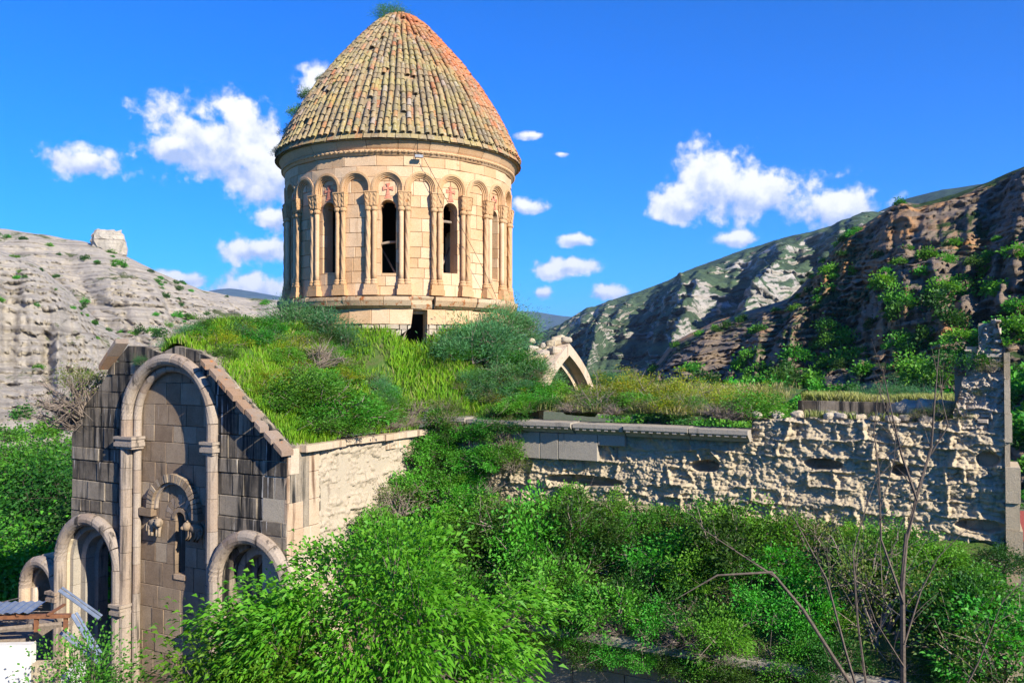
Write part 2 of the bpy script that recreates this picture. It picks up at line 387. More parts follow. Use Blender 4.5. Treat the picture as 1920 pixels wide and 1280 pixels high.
def emit(name, items, parent, mat, limit=300):
    """items: (visibility, V, F, mat) -> the most visible as objects, the rest joined"""
    items.sort(key=lambda q: -q[0])
    for q in items[:limit]:
        V, F = q[1], q[2]; par = list(range(len(V)))
        def find(i):
            while par[i] != i: i = par[i]
            return i
        for f in F:
            for i in f[1:]: par[find(i)] = find(f[0])
        roots = {}
        for f in F: roots.setdefault(find(f[0]), []).append(f)
        for fs in roots.values():      # a block cut in two by an opening is two blocks
            us = sorted({i for f in fs for i in f}); mp = {a: i for i, a in enumerate(us)}
            ob(name, [V[i] for i in us], [tuple(mp[i] for i in f) for f in fs], q[3] or mat, parent)
    if len(items) > limit: merged(name, [(q[1], q[2]) for q in items[limit:]], mat, parent)
its = []
full = 360 * SW
for bay in range(24):
    s0 = (bay * 15 - 180 - 7.5) * SW; s1 = s0 + 15 * SW
    cs = (s0 + s1) / 2
    for p in courses(s0, s1, 2.28, 6.9, .36, .62, .5, 1.15, rnd, .006):
        c = clip(p, (), winp)
        if c: its.append((vis(cs),) + slab(*c, -.26, rnd.uniform(-.012, .012), dr) + (None,))
emit('wall_block', its, drum, M['peach'])
# proud spandrel blocks above the arcade
its = []
archp = [arch_poly(k * SW, 6.26, .50, 5.9) for k in range(-195, 226, 15)]
for p in courses(-180 * SW, 180 * SW, 6.06, 7.42, .34, .50, .6, 1.3, rnd, .005):
    c = clip(p, (), archp)
    if c: its.append((vis((p[0][0] + p[1][0]) / 2),) + slab(*c, -.1, .15 + rnd.uniform(-.008, .008), dr) + (None,))
emit('spandrel_block', its, drum, M['peach'])
def ring_piece(cx, cz, r0, r1, a0, a1, o0, o1, fn, n=4):
    V = []; F = []
    for k in range(n + 1):
        a = a0 + (a1 - a0) * k / n
        for r, o in ((r0, o0), (r0, o1), (r1, o1), (r1, o0)): V.append(fn(cx + r * math.cos(a), cz + r * math.sin(a), o))
    for k in range(n):
        for q in range(4): F.append((k * 4 + q, k * 4 + (q + 1) % 4, k * 4 + 4 + (q + 1) % 4, k * 4 + 4 + q))
    F += [(3, 2, 1, 0), (n * 4, n * 4 + 1, n * 4 + 2, n * 4 + 3)]
    return V, F
for bay in range(24):
    cs = (bay * 15 - 180) * SW
    a = MB()
    for r0, r1, o in ((.37, .425, .045), (.425, .475, .09), (.475, .52, .135), (.52, .60, .18)):
        a.addf(*ring_piece(cs, 6.26, r0, r1, 0, math.pi, -.1, o, dr, 18))
        for sg in (-1, 1): a.addf(*slab(ccw([(cs + sg * r0, 6.10), (cs + sg * r1, 6.10), (cs + sg * r1, 6.258), (cs + sg * r0, 6.258)]), [(0, 1, 2, 3)], -.1, o, dr, .001))
    a.ob('arch_moulding', M['peach_carved'], church)
# columns: one mesh set shared by all 24 pairs
def lathe(prof, n=14, cx=0, cy=0, twist=None):
    V = []; F = []
    for i, (r, z) in enumerate(prof):
        for k in range(n):
            q = 2 * math.pi * k / n; rr = r
            if twist: rr = r * (1 + .13 * math.cos(4 * q + twist * z) ** 3)
            V.append((cx + rr * math.cos(q), cy + rr * math.sin(q), z))
    for i in range(len(prof) - 1):
        for k in range(n): F.append((i * n + k, i * n + (k + 1) % n, (i + 1) * n + (k + 1) % n, (i + 1) * n + k))
    F.append(tuple(range(n))[::-1]); F.append(tuple((len(prof) - 1) * n + k for k in range(n))); return V, F
zz = np.linspace(2.86, 5.42, 46)
sh_t = mesh('shaft', *lathe([(.088, z) for z in zz], 20, twist=11.0), smooth=True); sh_t.materials.append(M['peach_carved'])
sh_p = mesh('shaft', *lathe([(.088, z + (.0)) for z in zz[::5]], 14), smooth=True); sh_p.materials.append(M['peach'])
b = MB()
b.box((-.14, -.27, 2.29), (.16, .27, 2.50)); b.box((-.10, -.235, 2.50), (.13, .235, 2.68))
for y in (-.115, .115): b.addf(*lathe([(.10, 2.66), (.135, 2.70), (.14, 2.75), (.11, 2.79), (.125, 2.83), (.10, 2.88)], 12, 0, y))
base_m = mesh('paired_column', b.V, b.F); base_m.materials.append(M['peach_carved'])
c = MB()
for y in (-.115, .115): c.addf(*lathe([(.10, 5.38), (.13, 5.42), (.135, 5.48), (.10, 5.54)], 12, 0, y))
# carved capital: a lumpy grid-faced block
gv = []; gf = []
ny, nz = 15, 13
def capface(fn_):
    n0 = len(gv)
    for i in range(ny):
        for j in range(nz): gv.append(fn_(i / (ny - 1), j / (nz - 1)))
    for i in range(ny - 1):
        for j in range(nz - 1): a = n0 + i * nz + j; gf.append((a, a + nz, a + nz + 1, a + 1))
def carve(u, v): return .035 * (abs(math.sin(u * 9.4)) * abs(math.sin(v * 8.1 + 3 * math.sin(u * 6.3)))) if 0 < u < 1 and 0 < v < 1 else 0
capface(lambda u, v: (.08 + .05 * v + carve(u, v), -.205 - .03 * v + u * (.41 + .06 * v), 5.55 + .50 * v))
for sg in (-1, 1): capface(lambda u, v: (-.12 + u * (.22 + .06 * v), sg * (.205 + .03 * v + carve(u, v)), 5.55 + .50 * v))
c.addf(gv, gf); c.box((-.12, -.25, 6.052), (.16, .25, 6.098))
cap_m = mesh('capital', c.V, c.F); cap_m.materials.append(M['peach_carved'])
for k in range(24):
    t = R_(k * 15 + 7.5); rr = 4.66
    pc = add('paired_column', base_m, None, church, (rr * math.cos(t), rr * math.sin(t), 0), (0, 0, t))
    tw = k % 2
    add('shaft', sh_t if tw else sh_p, None, pc, (0, -.115, 0)); add('shaft', sh_p if tw else sh_t, None, pc, (0, .115, 0), None)
    add('capital', cap_m, None, pc)
# painted crosses over the windows
for k in WIN:
    a0 = (k if k <= 180 else k - 360) * SW
    def cr(pts):
        return [(a0 + x, z) for x, z in pts]
    m_ = MB()
    for poly in ([(-.075, 5.99), (.075, 5.99), (.035, 6.19), (-.035, 6.19)], [(-.03, 6.19), (.03, 6.19), (.03, 6.265), (-.03, 6.265)], [(-.03, 6.20), (-.03, 6.26), (-.20, 6.31), (-.20, 6.15)],
                 [(.03, 6.20), (.20, 6.15), (.20, 6.31), (.03, 6.26)], [(-.03, 6.268), (.03, 6.268), (.08, 6.42), (-.08, 6.42)], [(-.13, 5.85), (.13, 5.85), (.12, 5.91), (-.12, 5.91)], [(-.10, 5.915), (.10, 5.915), (.07, 5.985), (-.07, 5.985)]):
        m_.addf(*slab(ccw(cr(poly)), [(0, 1, 2, 3)], .016, .0205, dr, .0005))
    m_.ob('painted_cross', M['paint_red'], drum)
# cornice: two moulded rings of long stones with a rope roll
def lath_seg(prof, t0, t1, n):
    V = []; F = []; m_ = len(prof)
    for i in range(n + 1):
        t = t0 + (t1 - t0) * i / n
        for r, z in prof: V.append((r * math.cos(t), r * math.sin(t), z))
    for i in range(n):
        for j in range(m_): F.append((i * m_ + j, (i + 1) * m_ + j, (i + 1) * m_ + (j + 1) % m_, i * m_ + (j + 1) % m_))
    F += [tuple(range(m_))[::-1], tuple(n * m_ + j for j in range(m_))]; return V, F
cp = [(4.4, 7.42), (4.72, 7.42), (4.76, 7.47), (4.80, 7.52), (4.79, 7.60), (4.74, 7.63), (4.80, 7.70), (4.86, 7.80), (4.93, 7.90), (4.93, 7.99), (4.4, 7.99)]
for k in range(26):
    t0 = 2 * math.pi * k / 26 + .002; ob('cornice_stone', *lath_seg(cp, t0, t0 + 2 * math.pi / 26 - .004, 6), M['peach'], church)
m_ = MB(); P = []; 
for i in range(721):
    t = 2 * math.pi * i / 720; P.append((4.80 * math.cos(t), 4.80 * math.sin(t), 7.56 + .012 * math.sin(i * 2.2)))
m_.tube(P, [.05 + .012 * math.sin(i * 1.3) for i in range(721)], 6, False); m_.ob('rope_moulding', M['peach_carved'], church)
# ledge stones under the arcade
t = -180.0
while t < 180:
    w_ = rnd.uniform(7, 12); o = rnd.uniform(-.03, .03); q = rnd.uniform(0, .09)
    br = rnd.random() < .22
    pr = [(4.3, 1.80), (4.70 + o, 1.80), (4.86 + o, 1.90), (4.97 + o - q, 2.03), (5.0 + o - q, 2.09), (5.0 + o - q, 2.27 - q), (4.3, 2.285)]
    if br: pr = [(4.3, 1.80), (4.68, 1.80), (4.74, 1.95), (4.72, 2.1), (4.78, 2.2), (4.7, 2.26), (4.3, 2.28)]
    ob('ledge_stone', *lath_seg(pr, R_(t + .12), R_(min(t + w_, 180) - .12), 4), M['ledge'], church); t += w_
# plain course and field-stone footing below, broken open by a hole
holep = [[(-55.6 * SW, .35), (-41.9 * SW, .2), (-41.9 * SW, 1.76), (-48.5 * SW, 1.775), (-49.5 * SW, 1.1), (-55.5 * SW, .75)]]
its = []
for p in courses(-180 * SW, 180 * SW, 1.22, 1.795, .57, .58, .6, 1.2, rnd, .006):
    c_ = clip(p, (), holep)
    if c_: its.append((vis(p[0][0]),) + slab(*c_, -.3, .1 + rnd.uniform(-.01, .01), dr) + (None,))
emit('base_block', its, drum, M['peach'])
its = []
for p in courses(-180 * SW, 180 * SW, -.5, 1.215, .12, .24, .2, .5, rnd, .014):
    j = [(x + rnd.uniform(-.02, .02), z + rnd.uniform(-.015, .015)) for x, z in p]
    c_ = clip(j, (), holep)
    if c_ and vis(p[0][0]) > .2: its.append((vis(p[0][0]),) + slab(*c_, -.3, .06 + rnd.uniform(-.06, .05), dr, .03) + (None,))
emit('footing_stone', its, drum, M['fieldstone'], 280)
# ---------------- dome roof
PR = np.array([(5.08, 7.96), (4.79, 8.55), (4.43, 9.35), (4.03, 10.1), (3.42, 11.08), (2.65, 12.1), (1.78, 13.1), (1.18, 13.75), (.78, 14.1), (.30, 14.35), (.05, 14.45)])
dl = np.concatenate([[0], np.cumsum(np.hypot(*np.diff(PR, axis=0).T))])
def prof(s): return np.interp(s, dl, PR[:, 0]), np.interp(s, dl, PR[:, 1])
V = []; F = []; SS = np.linspace(0, dl[-1], 40)
for s in SS:
    r, z = prof(s)
    for k in range(96): q = 2 * math.pi * k / 96; V.append(((r - .03) * math.cos(q), (r - .03) * math.sin(q), z - .02))
for i in range(39):
    for k in range(96): F.append((i * 96 + k, i * 96 + (k + 1) % 96, (i + 1) * 96 + (k + 1) % 96, (i + 1) * 96 + k))
F.append(tuple(range(96))[::-1])
roof = ob('dome_roof', V, F, M['tile'], church); roof['label'] = 'conical dome roof of lichen-covered barrel tiles'
def cover_mesh():
    V = []; F = []; n = 6
    for (y, r, h) in ((0, .098, 0), (.40, .075, .0)):
        for rr in (r, r - .02):
            for k in range(n + 1):
                a = math.pi * k / n; V.append((rr * math.cos(a), y, h + rr * .95 * math.sin(a)))
    m_ = n + 1
    for k in range(n):
        F += [(k, 2 * m_ + k, 2 * m_ + k + 1, k + 1), (m_ + k, m_ + k + 1, 3 * m_ + k + 1, 3 * m_ + k), (k, k + 1, m_ + k + 1, m_ + k)]
    return V, F
CT = mesh('cover_tile', *cover_mesh(), smooth=False); CT.materials.append(M['tile'])
b = MB(); b.box((-.11, 0, 0), (.11, .36, .022)); PT = mesh('pan_tile', b.V, b.F); PT.materials.append(M['tile'])
def tile_mat(s, th, lift, yaw=0, tilt=0):
    r, z = prof(s); r2, z2 = prof(s + .15); r1, z1 = prof(max(0, s - .15))
    t = Vector(((r2 - r1), 0, (z2 - z1))).normalized(); n = Vector((t.z, 0, -t.x))
    x = Vector((0, 1, 0)); m_ = Matrix((( -x.x, t.x, n.x, r + n.x * lift), (-x.y, t.y, n.y, 0 + n.y * lift), (-x.z, t.z, n.z, z + n.z * lift), (0, 0, 0, 1)))
    m_ = Matrix(((x.x, t.x, n.x, r + n.x * lift), (x.y, t.y, n.y, 0), (x.z, t.z, n.z, z + n.z * lift), (0, 0, 0, 1)))
    return Matrix.Rotation(th, 4, 'Z') @ m_ @ Matrix.Rotation(yaw, 4, 'Z') @ Matrix.Rotation(tilt, 4, 'X')
cov = []; pan = []
bands = [(0.0, 3.55, 108), (3.55, 5.35, 78), (5.35, 6.75, 50), (6.75, 7.75, 30)]
for bi, (sa, sb, n) in enumerate(bands):
    for k in range(n):
        th = 2 * math.pi * (k + rnd.uniform(-.08, .08)) / n
        lo = sa + (rnd.uniform(-.5, .25) if bi else 0.22); hi = sb + rnd.uniform(-.1, .3)
        s = lo; drift = rnd.uniform(-.006, .006); wob = rnd.uniform(0, 6)
        while s < hi:
            if rnd.random() > .035:
                cov.append((math.cos(th - R_(CAMA)), tile_mat(s, th + drift * (s - lo) + .006 * math.sin(wob + s * 1.7), .075 + rnd.uniform(-.008, .012), rnd.gauss(0, .025), R_(rnd.gauss(-2, 1.0)))))
            s += rnd.uniform(.29, .345)
        th2 = th + math.pi / n; s = sa - (0 if bi else .06)
        while s < sb:
            r = float(prof(s)[0]); sc = max(.5, min(1.25, 2 * math.pi * r / n / .225))
            pan.append((math.cos(th2 - R_(CAMA)), tile_mat(s, th2 + rnd.uniform(-.004, .004), .0 + rnd.uniform(0, .02), rnd.gauss(0, .04), R_(rnd.gauss(-3, 1.5))) @ Matrix.Diagonal((sc, 1, 1, 1))))
            s += .29
def spread(name, lst, me, parent, limit):
    vis_ = [q for q in lst if q[0] > -.05]; vis_.sort(key=lambda q: -q[0])
    rest = [q for q in lst if q[0] <= -.05]
    top = vis_[:limit]; rest += vis_[limit:]
    for q in top:
        o = add(name, me, None, parent); o.matrix_local = q[1]
    bv = np.array([v.co[:] for v in me.vertices]); bf = [tuple(p.vertices) for p in me.polygons]; items = []
    for q in rest:
        a = np.array(q[1]); items.append(((bv @ a[:3, :3].T + a[:3, 3]).tolist(), bf))
    merged(name, items, me.materials[0], parent)
spread('cover_tile', cov, CT, roof, 300); spread('pan_tile', pan, PT, roof, 290)
# ---------------- gabled arm: facade
FY = -11.7; HW = 4.6
def fa(x, z, o): return (x, FY - o, z)
rnd = random.Random(11)
def sec(nx): return nx
gable = [(-4.6, -13), (4.6, -13), (4.6, -2.45), (2.0, -.36), (1.45, .02), (.9, .22), (.2, .34), (-.5, .12), (-1.1, .32), (-1.9, .36), (-2.75, -.34), (-3.4, -1.1), (-4.2, -1.75), (-4.6, -2.5)]
big = arch_poly(-.05, -1.92, 1.72, -13, 22)
slit = arch_poly(.12, -4.86, .215, -6.5, 10)
nichL = arch_poly(-3.55, -6.55, 1.25, -13, 16)
nichR = arch_poly(3.35, -6.35, 1.2, -13, 16)
fw = MB(); c_ = clip(gable, (), [big, nichL, nichR]); fw.addf(*slab(*c_, -.9, -.12, fa))
c_ = clip([(-1.9, -13), (1.8, -13), (1.8, .1), (-1.9, .1)], [arch_poly(-.05, -1.92, 1.9, -13, 22)], [slit]); fw.addf(*slab(*c_, -1.1, -.42, fa))
gw = fw.ob('gable_wall', M['facade'], church); gw['label'] = 'soot-darkened gable wall with tall blind arch'
# dark backing sheet behind the openings: their shade is put into its colour
b = MB(); b.box((-4.5, -10.3, -13), (4.5, -10.2, -2.6)); b.ob('shade_backing', M['dark'], church)
its = []
for p in courses(-4.6, 4.6, -12.6, .4, .40, .68, .40, 1.15, rnd, .010):
    c_ = clip([(a_ + rnd.uniform(-.006, .006), b_ + rnd.uniform(-.006, .006)) for a_, b_ in p], [gable], [big, nichL, nichR])
    if c_: its.append((1,) + slab(*c_, -.13, rnd.uniform(-.03, .025), fa, .02) + (None,))
emit('wall_block', its, gw, M['facade'], 300)
its = []
for p in courses(-1.75, 1.65, -12.6, -.1, .5, .78, .45, 1.0, rnd, .006):
    c_ = clip(p, [arch_poly(-.05, -1.92, 1.7, -13, 22)], [slit])
    if c_: its.append((1,) + slab(*c_, -.43, -.30 + rnd.uniform(-.008, .01), fa) + (None,))
emit('panel_block', its, gw, M['panel'])
def roll_arch(name, cx, cz, r, rad, o, zb, mat, parent, npiece, zcap=None, a0=0, a1=math.pi, seg=.75, n=12, jamb=(1, 1)):
    """half-round moulding: voussoir pieces of the arch and drum pieces of the jambs"""
    for k in range(npiece):
        t0 = a0 + (a1 - a0) * k / npiece + .006; t1 = a0 + (a1 - a0) * (k + 1) / npiece - .006
        m_ = MB(); m_.tube([fa(cx + r * math.cos(t0 + (t1 - t0) * i / 4), cz + r * math.sin(t0 + (t1 - t0) * i / 4), o) for i in range(5)], rad * random.uniform(.97, 1.03), n)
        m_.ob(name, mat, parent, smooth=False)
    for sg, on in ((1, jamb[0]), (-1, jamb[1])):
        if not on: continue
        z = cz
        while z > zb + .1:
            l = min(random.uniform(seg * .7, seg * 1.3), z - zb); m_ = MB()
            m_.tube([fa(cx + sg * r, z - .006, o + random.uniform(-.01, .01)), fa(cx + sg * r, z - l + .006, o)], rad * random.uniform(.97, 1.03), n); m_.ob(name, mat, parent); z -= l
roll_arch('roll_moulding', -.05, -1.92, 1.86, .185, .03, -12.5, M['roll'], church, 11)
roll_arch('inner_roll', -.05, -1.92, 1.60, .12, -.16, -12.5, M['roll'], church, 11)
for sx_ in (-1.91, 1.81):
    m_ = MB()
    for z0, z1, g in ((-2.50, -2.42, .27), (-2.60, -2.50, .23), (-2.72, -2.60, .26), (-2.80, -2.72, .20)): m_.box((sx_ - g, FY - .03 - g, z0), (sx_ + g + (.30 if sx_ < 0 else 0), FY + .2, z1 - .002))
    m_.ob('capital', M['roll'], church)
# hood mould over the slit window
for k in range(22):
    t0 = math.pi * k / 22; m_ = MB(); m_.addf(*ring_piece(-.08, -4.60, .86, 1.10, t0 + .012, t0 + math.pi / 22 - .012, -.32, -.10 + random.uniform(-.02, .02), fa, 2)); m_.ob('hood_stone', M['panel'], gw)
m_ = MB(); m_.addf(*ring_piece(-.08, -4.60, .78, .87, 0, math.pi, -.32, -.2, fa, 20)); m_.ob('hood_fillet', M['roll'], gw)
m_ = MB(); m_.box((-1.48, FY + .1, -4.84), (-.95, FY + .32, -4.603)); m_.ob('hood_stop', M['panel'], gw)
m_ = MB(); m_.box((.80, FY + .1, -4.80), (1.06, FY + .32, -4.603)); m_.ob('hood_stop', M['panel'], gw)
# radial tympanum wedges round the slit head
for k in range(11):
    t0 = math.pi * k / 11; m_ = MB(); m_.addf(*ring_piece(.12, -4.84, .36, .72 - .10 * abs(math.cos(t0 + .14)), t0 + .012, t0 + math.pi / 11 - .012, -.31, -.283, fa, 2)); m_.ob('fan_stone', (M['panel'], M['roll'])[k % 2], gw)
m_ = MB(); m_.addf(*ring_piece(.12, -4.86, .22, .34, 0, math.pi, -.32, -.262, fa, 14)); m_.ob('window_arch', M['panel'], gw)
m_ = MB(); m_.box((-.12, FY + .26, -6.66), (.36, FY + .34, -6.51)); m_.ob('window_sill', M['pale'], gw)
# two carved beasts beside the window
def blob(m_, c, r, n=8):
    V = []; F = []
    for i in range(n + 1):
        a = math.pi * i / n
        for k in range(2 * n): q = math.pi * k / n; V.append((c[0] + r[0] * math.sin(a) * math.cos(q), c[1] + r[1] * math.sin(a) * math.sin(q), c[2] + r[2] * math.cos(a)))
    for i in range(n):
        for k in range(2 * n): F.append((i * 2 * n + k, (i + 1) * 2 * n + k, (i + 1) * 2 * n + (k + 1) % (2 * n), i * 2 * n + (k + 1) % (2 * n)))
    m_.addf(V, F)
for bx, sg in ((-.88, 1), (.86, -1)):
    m_ = MB(); y = FY + .22
    blob(m_, (bx, y, -5.06), (.27, .13, .15)); blob(m_, (bx + sg * .26, y - .1, -5.0), (.13, .13, .14)); blob(m_, (bx + sg * .34, y - .19, -5.04), (.06, .07, .06))
    for lx in (-.2, -.08, .14, .24): m_.tube([(bx + sg * lx, y - .04, -5.12), (bx + sg * lx, y - .06, -5.28), (bx + sg * (lx + .05), y - .1, -5.42)], [.06, .05, .045], 6)
    m_.tube([(bx - sg * .25, y, -5.0), (bx - sg * .33, y - .05, -5.1), (bx - sg * .3, y - .08, -5.3)], .03, 5); m_.tube([(bx + sg * .22, y - .12, -4.88), (bx + sg * .22, y - .13, -4.82)], .03, 5)
    m_.ob('beast_relief', M['panel'], gw, smooth=True)
# side niches: big rolls, stepped inner orders, deep recess
def niche(cx, cz, rr, mat2):
    roll_arch('niche_roll', cx, cz, rr + .12, .2, .10, -12.6, M['roll'], church, 7, seg=1.0)
    for i, (r0, r1, o) in enumerate(((rr - .22, rr + .02, -.12), (rr - .46, rr - .22, -.40), (rr - .66, rr - .46, -.72))):
        for k in range(7):
            t0 = math.pi * k / 7; m_ = MB(); m_.addf(*ring_piece(cx, cz, r0, r1, t0 + .006, t0 + math.pi / 7 - .006, o - .35, o + random.uniform(-.01, .01), fa, 4)); m_.ob('niche_voussoir', (mat2, M['slab'], M['roll'])[i], church)
        for sg in (-1, 1):
            z = cz
            while z > -12.5:
                l = random.uniform(.6, 1.0); m_ = MB(); xs = sorted((cx + sg * r0, cx + sg * r1)); m_.box((xs[0], FY - o - random.uniform(-.01, .01), z - l + .006), (xs[1], FY - o + .35, z - .006)); m_.ob('niche_jamb', (mat2, M['slab'], M['roll'])[i], church); z -= l
niche(-3.55, -6.55, 1.3, M['slab']); niche(3.35, -6.35, 1.22, M['facade'])
for zc, xs in ((-7.55, (-5.1, -1.98)), (-7.35, (2.0, 4.75))):
    for x_ in xs:
        m_ = MB()
        for z0, z1, g in ((-.09, 0, .26), (-.2, -.1, .21), (-.32, -.21, .24)): m_.box((x_ - g, FY - .12 - g, zc + z0), (x_ + g, FY + .2, zc + z1))
        m_.ob('capital', M['roll'], church)
m_ = MB(); c_ = clip([(-5.5, -13), (-4.62, -13), (-4.62, -5.6), (-5.0, -5.9), (-5.45, -6.6)], (), [nichL]); m_.addf(*slab(*c_, -1.0, -.02, fa)); m_.ob('buttress', M['greyrub'], church)
# left annex arch
AX, AZ_, AO = -6.25, -7.75, -.1
for k in range(5):
    t0 = math.pi * k / 5; m_ = MB(); m_.tube([fa(AX + .88 * math.cos(t0 + .01 + (math.pi / 5 - .02) * i / 4), AZ_ + .95 * math.sin(t0 + .01 + (math.pi / 5 - .02) * i / 4), AO) for i in range(5)], .2, 12); m_.ob('annex_arch_stone', M['roll'], church)
for sg in (-1, 1):
    m_ = MB(); m_.tube([fa(AX + sg * .88, AZ_, AO), fa(AX + sg * .88, AZ_ - .8, AO)], .2, 12); m_.ob('annex_arch_stone', M['pale'], church)
    m_ = MB(); m_.tube([fa(AX + sg * .60, AZ_, AO - .2), fa(AX + sg * .60, AZ_ - .75, AO - .2)], .14, 10); m_.ob('annex_arch_stone', M['pale'], church)
c_ = clip([(-7.35, -13), (-5.0, -13), (-5.0, -6.3), (-5.6, -6.45), (-6.5, -6.62), (-7.0, -7.0), (-7.35, -7.6)], (), [arch_poly(AX, AZ_, .66, -11.2, 12)])
m_ = MB(); m_.addf(*slab(*c_, -1.6, -.3, fa)); m_.ob('annex_wall', M['greyrub'], church)
b = MB(); b.box((-7.2, -10.2, -13), (-5.1, -10.1, -7)); b.ob('shade_backing', M['dark'], church)  # dark sheet painting the shade inside the annex arch
# raking copings
def rake(x0, z0, x1, z1, n, mat):
    for k in range(n):
        a, b_ = k / n, (k + 1) / n - random.uniform(.01, .05); m_ = MB(); q = random.uniform(-.03, .02)
        xa, za, xb, zb = x0 + (x1 - x0) * a, z0 + (z1 - z0) * a + q, x0 + (x1 - x0) * b_, z0 + (z1 - z0) * b_ + q
        V = []
        for (x, z) in ((xa, za), (xb, zb)):
            for (y, h) in ((FY - .34, 0), (FY + .12, 0), (FY + .12, .15), (FY - .34, .15)): V.append((x, y, z + h))
        m_.addf(V, [(0, 1, 2, 3), (7, 6, 5, 4), (0, 4, 5, 1), (1, 5, 6, 2), (2, 6, 7, 3), (3, 7, 4, 0)]); m_.ob('coping_stone', mat, church)
rake(1.62, -.18, 4.78, -2.72, 9, M['rust']); rake(-2.05, .42, -2.85, -.42, 2, M['rust'])
# ---------------- gabled arm: side wall facing the nave corner
def sa(y, z, o): return (HW + o, y, z)
rnd = random.Random(5)
m_ = MB(); m_.box((3.7, FY + .02, -13), (HW - .1, -4.6, -2.5)); sw_ = m_.ob('side_wall', M['rubble'], church)
its = []
for p in courses(FY + .01, -10.35, -12.5, -2.5, .55, .85, .5, 1.4, rnd, .006):
    its.append((1,) + slab(p, [(0, 1, 2, 3)], -.1, rnd.uniform(-.01, .015), sa) + (None,))
for p in courses(-10.3, -4.6, -4.0, -2.5, .45, .62, .5, 1.2, rnd, .008):
    if rnd.random() < .5 and p[0][0] > -8: its.append((1,) + slab(p, [(0, 1, 2, 3)], -.1, rnd.uniform(-.01, .015), sa) + (None,))
emit('wall_block', its, sw_, M['pale'])
def relief(n1, n2, a0, a1, b0, b1, fn, amp, rnd, fin=.12, pits=(), seed=0, top=None):
    """rubble core left behind when the facing fell: block sockets with mortar fins, pits and ledges"""
    A = np.linspace(a0, a1, n1); B = np.linspace(b0, b1, n2); a, b_ = np.meshgrid(A, B, indexing='ij')
    w1 = a + .55 * (fbm(a * 1.1, b_ * 1.6, 0, 4, seed) - .5); w2 = b_ + .42 * (fbm(a * .9, b_ * 1.1, 5, 4, seed + 9) - .5)
    row = np.floor(w2 / .46); rz = np.abs((w2 / .46) % 1 - .5) * 2
    off = vn(row, 3.3, 7.7, seed) * 9; ln = .42 + .35 * vn(row, 8.3, 1.7, seed + 1)
    cx = np.abs(((w1 + off) / ln) % 1 - .5) * 2; cid = np.floor((w1 + off) / ln)
    dep = vn(cid * 3.1 + .5, row * 5.3 + .5, 2.5, seed + 4)
    ridge = np.maximum(np.clip((rz - .72) / .28, 0, 1), np.clip((cx - .72) / .28, 0, 1))
    brk = np.clip(fbm(a * 1.5, b_ * 1.5, 1, 3, seed + 3) * 3.2 - 1.05, 0, 1.3)
    o = ridge * fin * brk - dep * fin * 1.3
    o = o + .5 * amp * (fbm(a * 9, b_ * 12, 3, 4, seed + 15, .7) - .5) + 1.3 * amp * (fbm(a * 2.2, b_ * 3.2, 3, 6, seed + 5, .66) - .5) + .5 * amp * (fbm(a * .6, b_ * .8, 9, 2, seed + 6) - .5)
    # individual rubble stones of the core: jittered cells with their own depth and open joints
    sx_, sz_ = .27, .15; gi = np.floor(a / sx_).astype(np.int64); gj = np.floor(b_ / sz_).astype(np.int64); d1 = np.full(a.shape, 9.); d2 = d1.copy(); hh = np.zeros(a.shape)
    for di in (-1, 0, 1):
        for dj in (-1, 0, 1):
            ci, cj = gi + di, gj + dj; px = (ci + .15 + .7 * _h(ci, cj, 0 * ci, seed + 50)) * sx_; pz = (cj + .15 + .7 * _h(ci, cj, 0 * ci + 1, seed + 51)) * sz_
            d = np.hypot((a - px) / sx_, (b_ - pz) / sz_); h_ = _h(ci, cj, 0 * ci + 2, seed + 52); nearer = d < d1
            d2 = np.where(nearer, d1, np.minimum(d2, d)); hh = np.where(nearer, h_, hh); d1 = np.where(nearer, d, d1)
    rgh = np.clip(fbm(a * .7, b_ * .9, 2, 2, seed + 60) * 2.2 - .5, .25, 1)
    o = o + rgh * (amp * .26 * (hh - .5) + amp * .17 * (np.clip((d2 - d1) * 3.2, 0, 1) - .6))
    for (pa, pb, wa, wb, d) in pits:
        q = ((a - pa) / wa) ** 2 + ((b_ - pb) / wb) ** 2 + .5 * (fbm(a * 4, b_ * 4, 4, 3, seed) - .5); o = o - d * np.clip(1.35 - q, 0, 1) ** .5
    if top is not None: b_ = np.minimum(b_, top(a))
    X = fn(a, b_, o); return np.stack([np.broadcast_to(x, a.shape).ravel() for x in X], 1), grid_faces(n1, n2)
ob('fallen_facing', *relief(200, 110, -10.4, -4.5, -7.2, -2.6, lambda a, b, o: (HW - .03 + o * .8, a, b), .42, rnd, .12, seed=3), M['rubble'], church)
rnd = random.Random(8)
for k in range(11):   # eaves of the side wall
    y0 = FY + .5 + k * .62; m_ = MB(); m_.box((HW - .4, y0, -2.62 + rnd.uniform(-.02, .02)), (HW + .22 + rnd.uniform(-.1, .03), y0 + .6, -2.44)); m_.ob('eaves_stone', M['pale'], church)
